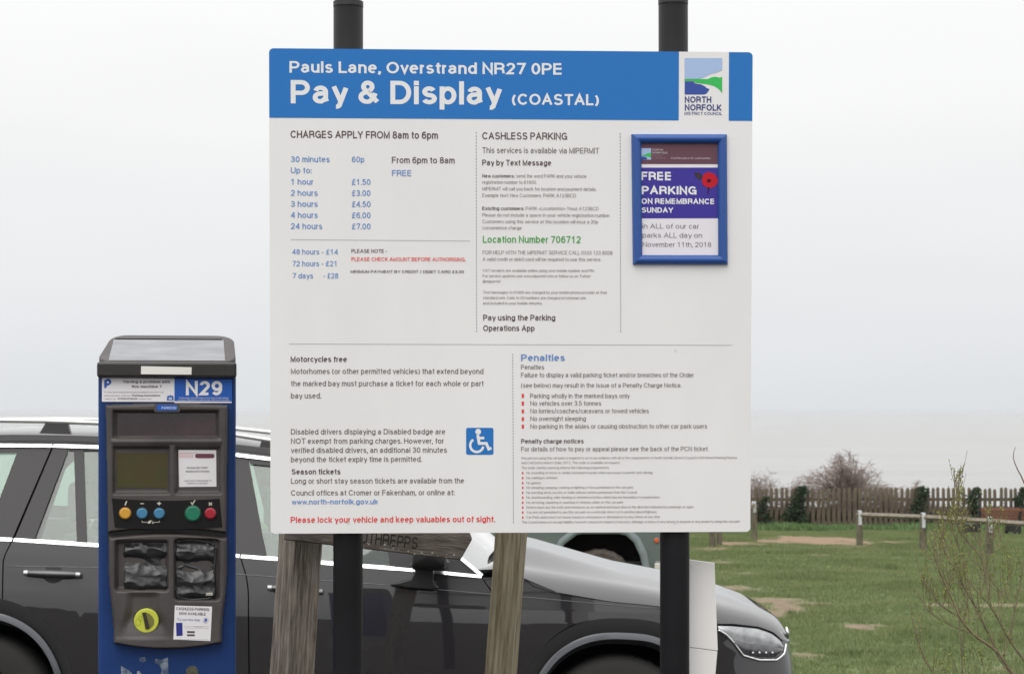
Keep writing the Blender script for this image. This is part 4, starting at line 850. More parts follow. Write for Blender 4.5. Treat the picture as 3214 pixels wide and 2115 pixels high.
L = T_('carved_lettering', mat('carved_shadow_brown', (.018, .013, .010, 1), .9), fbt, BP); k4 = (700, 1600, .4202)
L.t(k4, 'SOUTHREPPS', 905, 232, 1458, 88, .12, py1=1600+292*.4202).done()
b_ = G()
random.seed(5)
for i in range(16): x = random.uniform(1150, 1430); q = BP.uv(x, 1722+(x-1139)*.11-abs(random.gauss(6, 9))-2); b_.disc((q[0], -.0004, q[1]), X, Z_, Nn, random.uniform(.0012, .0035), .0009, 7)
b_.obj('lichen_spot', mat('lichen', (.38, .38, .33, 1), .9), fbt)

# ================================================================ white plastic board behind the right post
WP = Plane(world(2210, 1900, 5.15), (1, .04, 0), (0, 0, 1)); wb = thing('notice_board', 'blank white plastic board edge standing behind the right black post', 'board', WP.M())
wmat = mat('white_corrugated', (.84, .82, .79, 1), .5, var=.02, vscale=5)
b_ = G(); slab(b_, WP, [(2120, 1749), (2243, 1766), (2247, 1880), (2253, 2041), (2120, 2024)], 0, .006); bevel(b_.obj('upper_panel', wmat, wb), .0012, 2)
b_ = G(); slab(b_, WP, [(2120, 2026), (2252, 2043), (2246, 2115), (2236, 2420), (2120, 2420)], .002, .008); bevel(b_.obj('lower_panel', wmat, wb), .0012, 2)
b_ = G(); q = WP.uv(2173, 1773); b_.disc((q[0], 0, q[1]), X, Z_, Nn, .0025, .002, 12, .0006); b_.obj('screw', inkw, wb)

# ================================================================ dark grey estate SUV, side on, nose to the right
paint = mat('graphite_metallic', (.019, .0175, .0195, 1), .45, spec=.1, metal=.0, coat=1.0, croug=.02, cior=1.75)
gpil = mat('gloss_black_pillar', (.028, .026, .028, 1), .5, spec=.2, coat=.35, croug=.1)
chrome = mat('bright_trim', (.80, .80, .79, 1), .16, metal=1.0)
skysheen = mat('body_sky_sheen', (.085, .088, .10, 1), .4, spec=.3, coat=1.0, croug=.05)  # dark body paint with the sky's sheen put into a paler grey
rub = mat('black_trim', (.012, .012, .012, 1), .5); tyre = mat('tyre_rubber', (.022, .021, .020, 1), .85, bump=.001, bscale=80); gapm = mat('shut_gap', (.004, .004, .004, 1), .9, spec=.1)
inter = mat('car_interior', (.055, .055, .058, 1), .7); inter2 = mat('car_seat', (.10, .10, .105, 1), .75)
def glass_mat(name, tint, rough=.0, refl=1.0):
    m = bpy.data.materials.new(name); m.use_nodes = True; nt = m.node_tree; nt.nodes.remove(nt.nodes['Principled BSDF']); o = nt.nodes['Material Output']
    t = nd(nt, 'ShaderNodeBsdfTransparent'); t.inputs[0].default_value = tint; g_ = nd(nt, 'ShaderNodeBsdfGlossy'); g_.inputs['Roughness'].default_value = rough; g_.inputs[0].default_value = (1, 1, 1, 1)
    f = nd(nt, 'ShaderNodeFresnel'); f.inputs[0].default_value = 1.5; mx = nd(nt, 'ShaderNodeMixShader'); nt.links.new(math_(nt, 'MULTIPLY', f.outputs[0], refl, True), mx.inputs[0]); nt.links.new(t.outputs[0], mx.inputs[1]); nt.links.new(g_.outputs[0], mx.inputs[2]); nt.links.new(mx.outputs[0], o.inputs[0]); return m
glass = glass_mat('green_tinted_glass', (.70, .80, .75, 1), .01, 1.6); wglass = glass_mat('windscreen_glass', (.75, .82, .78, 1), .01, 2.5)
CY = 9.16; th = math.radians(1.95); fwd = Vector((math.cos(th), 0, -math.sin(th))); upv = Vector((math.sin(th), 0, math.cos(th)))
corg = Vector(((1930-CX)*CY/F, CY, (HZ-2570)*CY/F))
Mc = Matrix(((fwd.x, 0, upv.x, corg.x), (0, 1, 0, corg.y), (fwd.z, 0, upv.z, corg.z), (0, 0, 0, 1))); Mci = Mc.inverted()
car = thing('parked_car', 'dark grey estate car with chrome window trim and roof rails parked side-on behind the sign', 'car', Mc)
HWD = .95
def cp(px, py, inb): p_ = Mci@world(px, py, CY+inb); return p_
PLAN = [(-4.05, .95), (-4.05, .5), (-3.98, .22), (-3.8, .10), (-3.4, .03), (-3.0, .005), (-2.4, 0), (-.6, 0), (0, .0), (.25, .006), (.42, .022), (.55, .045), (.66, .08), (.75, .13), (.82, .20), (.865, .31), (.885, .45), (.897, .65), (.90, .95)]
tt = [0]
for a, b2 in zip(PLAN, PLAN[1:]): tt.append(tt[-1]+math.hypot(b2[0]-a[0], b2[1]-a[1]))
i0 = [i for i, p_ in enumerate(PLAN) if p_[0] == 0][0]; tt = [t-tt[i0] for t in tt]      # t equals x on the straight side
T0, T1 = tt[0], tt[-1]
def cr(p0, p1, p2, p3, t): return .5*((2*p1)+(-p0+p2)*t+(2*p0-5*p1+4*p2-p3)*t*t+(-p0+3*p1-3*p2+p3)*t*t*t)
def plan(t):
    t = min(max(t, T0), T1-1e-6)
    for i in range(len(tt)-1):
        if t <= tt[i+1]: break
    u = (t-tt[i])/(tt[i+1]-tt[i]); g_ = lambda k: PLAN[min(max(k, 0), len(PLAN)-1)]
    if tt[i+1]-tt[i] > .5: return lerp(g_(i)[0], g_(i+1)[0], u), lerp(g_(i)[1], g_(i+1)[1], u)
    return tuple(cr(g_(i-1)[c_], g_(i)[c_], g_(i+1)[c_], g_(i+2)[c_], u) for c_ in (0, 1))
PROF = [(.15, .10), (.25, .06), (.34, .022), (.45, .004), (.6, 0), (.8, .001), (.90, .005), (.955, .010), (1.045, .026), (1.06, .029), (1.13, .044), (1.2, .062)]
def plan_n(t):
    a = plan(t-.01); b2 = plan(t+.01); d = Vector((b2[0]-a[0], b2[1]-a[1])).normalized(); return Vector((-d.y, d.x))       # inward
def shell(t, z, out=0):
    x, i = plan(t); n_ = plan_n(t); q = interp(z, PROF)-out
    if t > .3: q += sstep(.3, .9, t)*(.05*sstep(.55, .9, z)+.03*sstep(.5, .2, z))
    return Vector((x+n_.x*q, i+n_.y*q, z))
def solve(px, py, t=None, z=None):
    o = Vector((px, py)); t = (cp(px, py, .02).x if t is None else t); z = cp(px, py, .02).z if z is None else z
    t = min(t, 1.0)
    def pj(t, z):
        w_ = Mc@shell(t, z); return Vector((CX+w_.x*F/w_.y, HZ-w_.z*F/w_.y))
    for _ in range(25):
        e = pj(t, z)-o
        if e.length < .05: break
        a = (pj(t+.004, z)-pj(t-.004, z))/.008; b2 = (pj(t, z+.004)-pj(t, z-.004))/.008; D = a.x*b2.y-a.y*b2.x
        if abs(D) < 1e-3: break
        dt = (e.x*b2.y-e.y*b2.x)/D; dz = (a.x*e.y-a.y*e.x)/D; t -= max(-.15, min(.15, dt)); z -= max(-.15, min(.15, dz)); t = min(t, T1-.02)
    return t, z
belt = [(-1.0, 0)]*0
for px, py in ((-600, 1672), (0, 1694), (305, 1714), (743, 1746), (870, 1755), (1139, 1777), (1389, 1797), (1511, 1810)):
    t, z = solve(px, py); belt.append((t, z))
topE = belt+[(solve(1643, 1813)), solve(1750, 1858), solve(1900, 1884), solve(2071, 1903), solve(2256, 1962), (.66, .875), (.80, .845), (.95, .815), (T1, .80)]
topE = sorted(topE); print('TOPE', [(round(a, 2), round(b2, 2)) for a, b2 in topE], T1)
def ztop(t): return interp(t, topE)
WB = 2.984; ARC = [0, -WB]
def arch_z(t, r, zc=.365, top=.845):      # squarish wheel opening
    best = 0
    for c_ in ARC:
        d = abs(t-c_)
        if d < r: best = max(best, zc+(top-zc)*(1-(d/r)**2.55)**(1/2.2))
    return best
# front arch outer band peak at z ~ .905, lip .845
RO, TO = .475, .925
# panels: gaps are curves t(z)
def gapc(pts):
    q = sorted([solve(*p_)[::-1] for p_ in pts]); return lambda z: interp(z, q)
g_rear = gapc([(41, 1690), (18, 1735), (10, 1760), (8, 1900), (8, 2100)])
g_mid = gapc([(745, 1700), (757, 1756), (774, 1810), (780, 1860), (782, 2115)])
g_front = gapc([(1511, 1812), (1542, 1852), (1556, 1900), (1560, 2115)])
def side_panel(name, gl, gr, n_t, parent, m=paint, zlo=.25, nz=26, mirror=False, gap=.003):
    zs = None; V = []; Fq = []
    for i in range(n_t+1):
        u = i/n_t
        def col(z): a = gl(z)+gap; b2 = gr(z)-gap; return lerp(a, b2, u)
        zt = 1.05
        for _ in range(4): zt = ztop(col(zt))-.002
        zb = max(zlo, arch_z(col(.7), RO, .365, TO))
        for j in range(nz+1):
            z = lerp(zb, zt, j/nz)
            if j == 0 and zb > zlo: pass
            p_ = shell(col(z), z)
            if mirror: p_.y = 2*HWD-p_.y
            V.append(p_)
    for i in range(n_t):
        for j in range(nz):
            a = i*(nz+1)+j; q = (a, a+nz+1, a+nz+2, a+1); Fq.append(q[::-1] if mirror else q)
    return mesh(name, V, Fq, m, parent, True)
const = lambda c_: (lambda z: c_)
for mir in (False, True):
    side_panel('rear_quarter', const(T0), g_rear, 70, car, mirror=mir)
    d1 = side_panel('rear_door', g_rear, g_mid, 60, car, mirror=mir); d2 = side_panel('front_door', g_mid, g_front, 50, car, mirror=mir)
    fq = side_panel('front_wing', g_front, const(T1), 150, car, mirror=mir, nz=34)
    if not mir: rdoor, fdoor, wing = d1, d2, fq
# dark inner skin seen in the gaps
V = []; Fq = []
for i in range(60):
    t = lerp(T0, T1-.1, i/59)
    for j, z in enumerate((max(.3, arch_z(t, RO, .365, TO)+.01), .7 if arch_z(t, RO) < .7 else arch_z(t, RO, .365, TO)+.02, ztop(t)-.02)): V.append(shell(t, z, -.012))
for i in range(59):
    for j in range(2): a = i*3+j; Fq.append((a, a+3, a+4, a+1))
mesh('inner_skin', V, Fq, gapm, car, True)
# hood / bonnet
def hoodz(x): return interp(x, [(-.6, 1.155), (-.41, 1.13), (.02, 1.075), (.22, 1.047), (.4, 1.015), (.52, .987), (.64, .957), (.74, .92), (.82, .885), (.87, .85), (.9, .81)])
tA = -.60
hoodc = lambda x: interp(x, [(-.6, 1.235), (-.4, 1.20), (-.2, 1.15), (.02, 1.095), (.28, 1.055), (.4, 1.032), (.57, .99), (.70, .948), (.79, .912), (.87, .86), (.9, .805)])
V = []; Fq = []; nt_, nv = 90, 30
for i in range(nt_+1):
    t = lerp(tA, T1-.001, i/nt_); B = shell(t, ztop(t)); cx_ = lerp(tA+.05, .895, (i/nt_)**.9)
    for j in range(nv+1):
        v = (j/nv)**1.5; x = lerp(B.x, cx_, v); y = lerp(B.y, HWD, v); d = (y-B.y)+(max(0, B.x-x))*.6
        e = 1-math.exp(-d/.06) if d > 0 else 0
        zc = max(lerp(hoodz(min(.9, x)), hoodc(min(.9, x)), sstep(.2, .6, y)), B.z-.03) ; dome = 0
        zz_ = B.z+(zc-B.z)*e+dome*e
        V.append((x, y, zz_))
for i in range(nt_):
    for j in range(nv): a = i*(nv+1)+j; Fq.append((a, a+nv+1, a+nv+2, a+1))
HC0 = [tuple(v) for v in V[:nv+1]]
hood_ = mesh('bonnet', V, Fq, paint, car, True)
mesh('bonnet', [(a, 2*HWD-b2, c_) for a, b2, c_ in [tuple(v) for v in V]], [f[::-1] for f in Fq], paint, car, True)
def strip(name, path, w_, thk, m, parent, out=.003, closed=False):      # trim following the shell, path of (t, z)
    b_ = G(); P_ = [shell(t, z, out) for t, z in path]; b_.tube(P_, w_, 5); o = b_.obj(name, m, parent, True); return o
def path_px(pts, n=8):
    s_ = [solve(*p_) for p_ in pts]; o = []
    for a, b2 in zip(s_, s_[1:]): o += [(lerp(a[0], b2[0], i/n), lerp(a[1], b2[1], i/n)) for i in range(n)]
    return o+[s_[-1]]
strip('shut_line', path_px([(1643, 1813), (1672, 1838), (1750, 1863), (1900, 1885), (2071, 1903), (2256, 1950)]), .0014, 0, gapm, wing, .001)
strip('crease', path_px([(22, 1776), (305, 1780), (742, 1801), (1225, 1836), (1540, 1864), (1639, 1872), (2071, 1910)]), .0022, 0, skysheen, rdoor, .0004)
# arch surround: dark gloss band and lip with its sky sheen painted in paler grey
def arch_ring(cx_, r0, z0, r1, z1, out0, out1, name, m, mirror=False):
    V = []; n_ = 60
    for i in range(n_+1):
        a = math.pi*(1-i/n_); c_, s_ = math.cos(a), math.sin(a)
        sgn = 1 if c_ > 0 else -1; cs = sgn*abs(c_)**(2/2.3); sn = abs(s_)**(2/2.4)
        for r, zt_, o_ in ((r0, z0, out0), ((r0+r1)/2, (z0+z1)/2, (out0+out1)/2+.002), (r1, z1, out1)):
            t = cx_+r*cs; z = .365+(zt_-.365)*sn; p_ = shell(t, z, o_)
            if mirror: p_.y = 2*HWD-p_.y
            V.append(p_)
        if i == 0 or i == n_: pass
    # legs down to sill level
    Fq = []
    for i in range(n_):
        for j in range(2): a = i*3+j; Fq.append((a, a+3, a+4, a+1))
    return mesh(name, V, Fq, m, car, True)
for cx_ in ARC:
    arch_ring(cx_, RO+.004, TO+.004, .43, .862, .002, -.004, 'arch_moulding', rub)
    arch_ring(cx_, .432, .864, .405, .835, .012, .018, 'arch_lip', skysheen)
    arch_ring(cx_, .405, .835, .385, .80, .018, -.09, 'arch_lip', skysheen)
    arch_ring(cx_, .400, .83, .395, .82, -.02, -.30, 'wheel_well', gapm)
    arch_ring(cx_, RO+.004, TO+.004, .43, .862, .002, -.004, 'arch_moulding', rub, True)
    b_ = G(); b_.box(cx_-.42, cx_+.42, .34, .36, .2, 1.0); b_.obj('wheel_well', gapm, car)
# wheels
def wheel(x, y, sd):
    b_ = G(); n_ = 48; pr_ = [(.235, 0), (.33, -.012), (.358, .004), (.372, .03), (.375, .12), (.372, .21), (.35, .24), (.235, .24)]
    for i in range(n_):
        a = 2*math.pi*i/n_
        for r, d in pr_: b_.v.append((x+r*math.cos(a), y+sd*d, .372+r*math.sin(a)))
    k = len(pr_)
    for i in range(n_):
        for j in range(k-1): a = i*k+j; c_ = ((i+1) % n_)*k+j; b_.f.append((a, c_, c_+1, a+1))
    w_ = b_.obj('wheel', tyre, car, True); b_ = G()
    for s_ in range(5):
        a = 2*math.pi*s_/5+.3
        for da in (-.16, .16):
            p0 = Vector((x+.05*math.cos(a+da*2), y+sd*.03, .372+.05*math.sin(a+da*2))); p1 = Vector((x+.235*math.cos(a+da), y+sd*.012, .372+.235*math.sin(a+da))); b_.tube([p0, p1], [.02, .014], 4)
    b_.tube([(x, y+sd*.02, .372), (x, y+sd*.06, .372)], .06, 16); rm = b_.obj('rim', mat('alloy_rim', (.35, .35, .36, 1), .35, metal=.8), w_)
    b_ = G(); b_.tube([(x, y+sd*.09, .372), (x, y+sd*.11, .372)], .17, 24); b_.obj('brake_disc', mat('disc', (.12, .11, .11, 1), .5, metal=.5), w_)
for cx_ in ARC: wheel(cx_, .035, 1); wheel(cx_, 2*HWD-.035, -1)
# greenhouse -------------------------------------------------
def ginb(z): return .056+(z-1.12)*.33
def gp_(px, py, out=0):
    inb = .15
    for _ in range(8): p_ = cp(px, py, inb); inb = ginb(p_.z)-out
    return p_
def gpoly(name, pts, m, out=0, thk=.02, parent=None, mirror=True):
    q = [gp_(x, y, out) for x, y in pts]; res = []
    for mir in ((False, True) if mirror else (False,)):
        b_ = G(); V = [Vector((p_.x, 2*HWD-p_.y if mir else p_.y, p_.z)) for p_ in q]; dv = Vector((0, -thk if mir else thk, 0)); b_.prism(V, Vector((0, 0, 0)), dv); res.append(b_.obj(name, m, parent or car))
    return res[0]
TOPL = [(-700, 1452), (-500, 1424), (-200, 1403), (0, 1397), (166, 1398), (305, 1402), (520, 1412), (743, 1427), (852, 1440), (950, 1455), (1050, 1480), (1140, 1524), (1200, 1563), (1290, 1628), (1350, 1671), (1450, 1753), (1513, 1806)]
def topy(x): return interp(x, TOPL)
def bely(x): return interp(x, [(-600, 1668), (0, 1688), (305, 1708), (743, 1741), (870, 1750), (1139, 1772), (1389, 1792), (1511, 1804)])
gpoly('pillar', [(-180, topy(-180)+2), (-80, topy(-80)+2), (0, topy(0)+2), (163, topy(163)+2), (38, 1690), (-20, 1687), (-20, 1600), (0, 1560), (52, 1426), (52, 1422), (-180, 1424)], gpil)
gpoly('pillar', [(-640, topy(-640)), (-560, topy(-560)), (-520, topy(-520)+2), (-470, 1670), (-640, 1664)], gpil)
gpoly('door_frame', [(169, topy(169)+2), (214, topy(214)+2), (210, 1420), (108, 1690), (46, 1690)], gpil, .002)
gpoly('window_frame', [(214, topy(214)+2), (305, topy(305)+2), (520, topy(520)+2), (700, topy(700)+2), (700, topy(700)+16), (520, topy(520)+14), (305, topy(305)+12), (214, topy(214)+14)], gpil)
gpoly('shut_line', [(150, topy(150)+2), (186, topy(186)+2), (60, 1690), (24, 1688)], gapm, -.012)
gpoly('divider', [(232, topy(232)+10), (262, topy(262)+10), (272, bely(272)), (241, bely(241))], gpil, -.002)
gpoly('divider', [(216, 1414), (232, 1414), (236, 1440), (204, 1470), (128, 1690), (110, 1690)], inter, -.012)
gpoly('pillar', [(655, topy(655)+4), (778, topy(778)+3), (836, bely(836)), (700, bely(700))], gpil)
gpoly('window_frame', [(-180, 1640), (-20, 1640), (-20, 1688), (-180, 1684)], gpil)
gpoly('mirror_sail', [(1215, 1722), (1290, 1735), (1470, 1778), (1505, 1804), (1225, 1778)], gpil, .001)
pb = [(778, topy(778)+4), (852, topy(852)+3), (950, topy(950)+3), (1050, topy(1050)+3), (1140, topy(1140)+3), (1200, topy(1200)+3), (1290, topy(1290)+3), (1350, topy(1350)+3), (1450, topy(1450)+3), (1505, 1803)]
pin_ = [(1450, 1790), (1340, 1694), (1278, 1650), (1190, 1588), (1130, 1548), (1045, 1504), (950, 1478), (852, 1462), (785, 1456)]
gpoly('window_frame', pb+pin_, gpil, .002)
gpoly('window', [(-560, 1430), (-180, 1424), (52, 1424), (0, 1560), (-22, 1640), (-180, 1640), (-500, 1640)], glass, -.010, .004)
gpoly('window', [(214, 1412), (236, 1412), (243, 1706), (108, 1692)], glass, -.010, .004)
gpoly('window', [(262, 1414), (470, 1420), (672, 1434), (704, 1740), (272, 1708)], glass, -.010, .004)
gpoly('window', [(778, 1446), (852, 1452), (950, 1468), (1045, 1494), (1140, 1544), (1200, 1580), (1290, 1645), (1350, 1688), (1455, 1780), (1225, 1776), (838, 1748)], glass, -.010, .004)
# roof
V = []; Fq = []; RX = [-700, -600, -450, -300, -150, 0, 150, 300, 450, 600, 743, 852, 950, 1050]; nv = 16
for px in RX:
    e = gp_(px, topy(px)-3, .002); e2 = gp_(px, topy(px)-38, .0) 
    rise = .042+.012*sstep(-500, 300, px)-.02*sstep(700, 1050, px)
    for j in range(nv+1):
        u = j/nv; y = lerp(e.y, 2*HWD-e.y, u); d = min(u, 1-u)*2; V.append((e.x, y, e.z+rise*(1-(1-min(1, d*5))**2)+.03*math.sin(math.pi*u)))
for i in range(len(RX)-1):
    for j in range(nv): a = i*(nv+1)+j; Fq.append((a, a+1, a+nv+2, a+nv+1))
mesh('roof', V, Fq, paint, car, True)
# windscreen, tailgate glass
e0 = gp_(1050, topy(1050)); e1 = gp_(1511, 1806); V = []; Fq = []
for i in range(9):
    u = i/8; px = lerp(1050, 1505, u); p_ = gp_(px, topy(px))
    for j in range(13): s_ = j/12; bow = math.sin(math.pi*s_); V.append((p_.x+.16*bow, lerp(p_.y, 2*HWD-p_.y, s_), p_.z+.035*bow+.02*(1-u)*bow))
for i in range(8):
    for j in range(12): a = i*13+j; Fq.append((a, a+13, a+14, a+1))
mesh('windscreen', V, Fq, wglass, car, True)
WB_ = V[8*13:9*13]; CV = []
for j in range(41):
    y = lerp(.085, 2*HWD-.085, j/40); yy_ = min(y, 2*HWD-y); i_ = min(range(31), key=lambda q: abs(HC0[q][1]-yy_)); k_w = interp(y, [(p_[1], p_[0]) for p_ in WB_]); z_w = interp(y, [(p_[1], p_[2]) for p_ in WB_])
    hx = interp(yy_, [(p_[1], p_[0]) for p_ in HC0]); hz_ = interp(yy_, [(p_[1], p_[2]) for p_ in HC0]); CV += [(k_w-.03, y, z_w+.012), ((k_w+hx)/2, y, (z_w+hz_)/2+.008), (hx+.012, y, hz_+.002)]
mesh('cowl', CV, [(i*3+j, i*3+3+j, i*3+4+j, i*3+1+j) for i in range(40) for j in range(2)], paint, car, True)
e0 = gp_(-700, 1452); b_ = G(); b_.add([e0, (e0.x, 2*HWD-e0.y, e0.z), (-4.0, 2*HWD-.15, 1.12), (-4.0, .15, 1.12)], [(0, 1, 2, 3)]); b_.obj('rear_window', glass, car)
e0b = gp_(-640, 1450)
b_ = G(); b_.add([(-4.02, .15, 1.13), (-4.02, 2*HWD-.15, 1.13), (-3.6, 2*HWD-.12, 1.13), (-3.6, .12, 1.13)], [(0, 1, 2, 3)]); b_.obj('tailgate_ledge', paint, car)
# chrome trims
def gtube(name, pts, r, m, out=.006):
    P_ = [gp_(x, y, out) for x, y in pts]; o = None
    for mir in (False, True):
        b_ = G(); V = []
        for p_, q_ in zip(P_, P_[1:]): pass
        up = Vector((0, 0, 1)); L2 = []
        for i, p_ in enumerate(P_):
            d = (P_[min(i+1, len(P_)-1)]-P_[max(i-1, 0)]).normalized(); n_ = Vector((-d.z, 0, d.x)).normalized()*r
            for sg, oo in ((-1, .004), (-.85, -.009), (.8, -.001), (1, .004)):
                q_ = p_+n_*sg; V.append((q_.x, (2*HWD-(q_.y+oo)) if mir else q_.y+oo, q_.z))
        Fq = [(i*4+j, i*4+j+1, i*4+j+5, i*4+j+4) for i in range(len(P_)-1) for j in range(3)]
        o = mesh(name, V, Fq, m, car, False)
gtube('window_trim', TOPL[1:5]+[(164, 1398)], .0088, chrome); gtube('window_trim', [(169, 1398)]+TOPL[5:], .0088, chrome)
gtube('window_trim', [(-520, 1676), (-200, 1683), (38, 1692)], .0088, chrome, .010); gtube('window_trim', [(44, 1692.5), (305, 1710), (743, 1743), (752, 1744)], .0088, chrome, .010); gtube('window_trim', [(757, 1744.5), (870, 1753), (1139, 1775), (1240, 1783)], .0088, chrome, .010)
gtube('window_trim', [(1240, 1783), (1389, 1796), (1511, 1808)], .0075, chrome, .010)
gtube('roof_edge', [(x, topy(x)-22) for x in range(-600, 1000, 80)], .017, gpil, -.03)
# roof rails
RAIL = [(-560, 1338), (-450, 1322), (-200, 1315), (0, 1314), (150, 1316), (305, 1322), (500, 1334), (743, 1360), (852, 1377), (960, 1400), (1010, 1418)]
for mir in (False, True):
    P_ = []
    for px, py in RAIL: p_ = cp(px, py+2, .30); P_.append(Vector((p_.x, 2*HWD-p_.y if mir else p_.y, p_.z)))
    b_ = G(); sec = [(-.016, -.006), (-.012, .006), (.012, .006), (.016, -.006), (.010, -.016), (-.010, -.016)]
    for p_ in P_: b_.v += [(p_.x, p_.y+a, p_.z+c_) for a, c_ in sec]
    for i in range(len(P_)-1):
        for j in range(6): b_.f.append((i*6+j, i*6+(j+1) % 6, (i+1)*6+(j+1) % 6, (i+1)*6+j))
    rl = b_.obj('roof_rail', mat('rail_aluminium', (.72, .72, .70, 1), .3, metal=.75), car, True)
    for a in ((-540, -420, -500, -440), (126, 224, 146, 214), (812, 960, 822, 940)):
        pl_ = [cp(a[0], interp(a[0], RAIL)+44, .29), cp(a[1], interp(a[1], RAIL)+44, .29), cp(a[3], interp(a[3], RAIL)+10, .30), cp(a[2], interp(a[2], RAIL)+10, .30)]
        b_ = G(); b_.prism([Vector((p_.x, 2*HWD-p_.y if mir else p_.y, p_.z)) for p_ in pl_], Vector((0, -.016, 0)), Vector((0, .016, 0))); b_.obj('rail_foot', gpil, rl)
# door handles
def handle(x0, y0, x1, y1, parent):
    t0, z0 = solve(x0, y0); t1, z1 = solve(x1, y1); b_ = G(); n_ = 14; V = []
    for i in range(n_+1):
        u = i/n_; t = lerp(t0, t1, u); z = lerp(z0, z1, u); bow = .028+.012*math.sin(math.pi*u); hh = .0165*(.82+.25*math.sin(math.pi*u))
        for a in range(8):
            q = 2*math.pi*a/8; p_ = shell(t, z+hh*math.sin(q), bow+.011*math.cos(q)); V.append(p_)
    Fq = [(i*8+j, i*8+(j+1) % 8, (i+1)*8+(j+1) % 8, (i+1)*8+j) for i in range(n_) for j in range(8)]
    k0 = int(n_*.07)+1
    h_ = mesh('handle', V[k0*8-0:(n_-k0+1)*8], [(i*8+j, i*8+(j+1) % 8, (i+1)*8+(j+1) % 8, (i+1)*8+j) for i in range(n_-2*k0) for j in range(8)], paint, parent, True)
    for s_, e_ in ((0, k0), (n_-k0, n_)):
        m_ = e_-s_; mesh('handle_cap', V[s_*8:(e_+1)*8], [(i*8+j, i*8+(j+1) % 8, (i+1)*8+(j+1) % 8, (i+1)*8+j) for i in range(m_) for j in range(8)]+[tuple(range(8)), tuple(range(m_*8, m_*8+8))], chrome, h_, True)
    tm, zm = (t0+t1)/2, (z0+z1)/2-.006; b_ = G(); V = [shell(tm+.05*math.cos(a*.3927)*(1 if abs(math.sin(a*.3927)) < .8 else .9), zm+.040*math.sin(a*.3927), .0015) for a in range(16)]; b_.add(V, [tuple(range(16))]); b_.obj('handle_recess', rub, h_)
handle(80, 1795, 256, 1801, rdoor); handle(843, 1841, 1014, 1853, fdoor)
# mirror
b_ = G()
def mp_(px, py, out): return cp(px, py, .03-out)
foot = [(1223, 1831), (1250, 1826), (1292, 1814), (1302, 1795), (1304, 1782), (1360, 1782), (1362, 1800), (1360, 1818), (1366, 1832), (1379, 1844), (1355, 1848), (1275, 1842)]
b_.prism([mp_(x, y, .03) for x, y in foot], Vector((0, -.03, 0)), Vector((0, .06, 0))); mir_ = b_.obj('mirror', rub, car); bevel(mir_, .006, 2)
V = []; Fq = []; cxm, cym = 1345, 1738
for j, (o_, sx_, sy_) in enumerate(((-.02, 44, 38), (.02, 54, 46), (.10, 58, 50), (.17, 52, 44), (.20, 38, 30), (.205, 5, 5))):
    for a in range(20):
        q = 2*math.pi*a/20; cs = math.copysign(abs(math.cos(q))**.35, math.cos(q)); sn = math.copysign(abs(math.sin(q))**.35, math.sin(q)); V.append(mp_(cxm+sx_*cs, cym+sy_*sn+2, o_+.06))
for j in range(5):
    for a in range(20): Fq.append((j*20+a, j*20+(a+1) % 20, (j+1)*20+(a+1) % 20, (j+1)*20+a))
mesh('mirror_housing', V, Fq, rub, mir_, True)
b_ = G(); b_.prism([cp(1292, 1742, .06), cp(1390, 1742, .06), cp(1393, 1785, .06), cp(1296, 1785, .06)], Vector((0, -.02, 0)), Vector((0, .03, 0))); b_.obj('mirror_stalk', rub, mir_)
# headlight set into the wing and bumper corner
def patch(name, up, lo, m, out, parent, n_=26, k_=8):
    U_ = [solve(*p_) for p_ in up]; L_ = [solve(*p_) for p_ in lo]; V = []
    def at(P_, u):
        s_ = u*(len(P_)-1); i = min(int(s_), len(P_)-2); return lerp(P_[i][0], P_[i+1][0], s_-i), lerp(P_[i][1], P_[i+1][1], s_-i)
    for i in range(n_+1):
        a = at(U_, i/n_); b2 = at(L_, i/n_)
        for j in range(k_+1):
            s_ = j/k_; V.append(shell(lerp(a[0], b2[0], s_), lerp(a[1], b2[1], s_), out+.006*math.sin(math.pi*s_)))
    return mesh(name, V, [(i*(k_+1)+j, (i+1)*(k_+1)+j, (i+1)*(k_+1)+j+1, i*(k_+1)+j+1) for i in range(n_) for j in range(k_)], m, parent, True)
lens_up = mat('headlight_clear', (.46, .47, .48, 1), .25, metal=.2, coat=1.0, var=.25, vscale=22); lens_dk = mat('headlight_dark', (.05, .05, .055, 1), .2, coat=1, var=.5, vscale=40)
hl = patch('headlight', [(2252, 1963), (2300, 1964), (2378, 1973), (2420, 1988), (2448, 2010), (2454, 2026)], [(2256, 1981), (2290, 2004), (2345, 2018), (2400, 2024), (2440, 2030), (2454, 2032)], lens_up, .004, car)
patch('lamp_unit', [(2296, 2006), (2340, 2018), (2390, 2022), (2430, 2028), (2453, 2034)], [(2306, 2022), (2334, 2052), (2380, 2060), (2430, 2061), (2453, 2046)], lens_dk, .0042, hl)
strip('lamp_trim', path_px([(2254, 1976), (2278, 1990), (2306, 2020), (2332, 2056), (2380, 2070), (2434, 2070), (2458, 2050), (2463, 2020)], 5), .0062, 0, chrome, hl, .005)
strip('lamp_edge', path_px([(2252, 1959), (2300, 1959), (2378, 1968), (2424, 1985), (2452, 2010)], 5), .005, 0, gapm, hl, .001)
led = mat('led_bead', (.8, .8, .82, 1), .2, metal=.3)
for x in (2360, 2380, 2400, 2419):
    b_ = G(); t, z = solve(x, 2046); p_ = shell(t, z, .012); bm = bmesh.new(); bmesh.ops.create_icosphere(bm, subdivisions=1, radius=.0055, matrix=Matrix.Translation(p_)); from_bm('led', bm, led, hl, True)
b_ = G(); b_.tube([cp(2468, 1966, .33), cp(2472, 1985, .33), cp(2472, 2004, .33)], [.004, .009, .005], 6); b_.obj('grille_edge', chrome, car, True)
b_ = G(); b_.box(.74, .855, .66, 1.24, .50, .76); b_.obj('grille', rub, car)
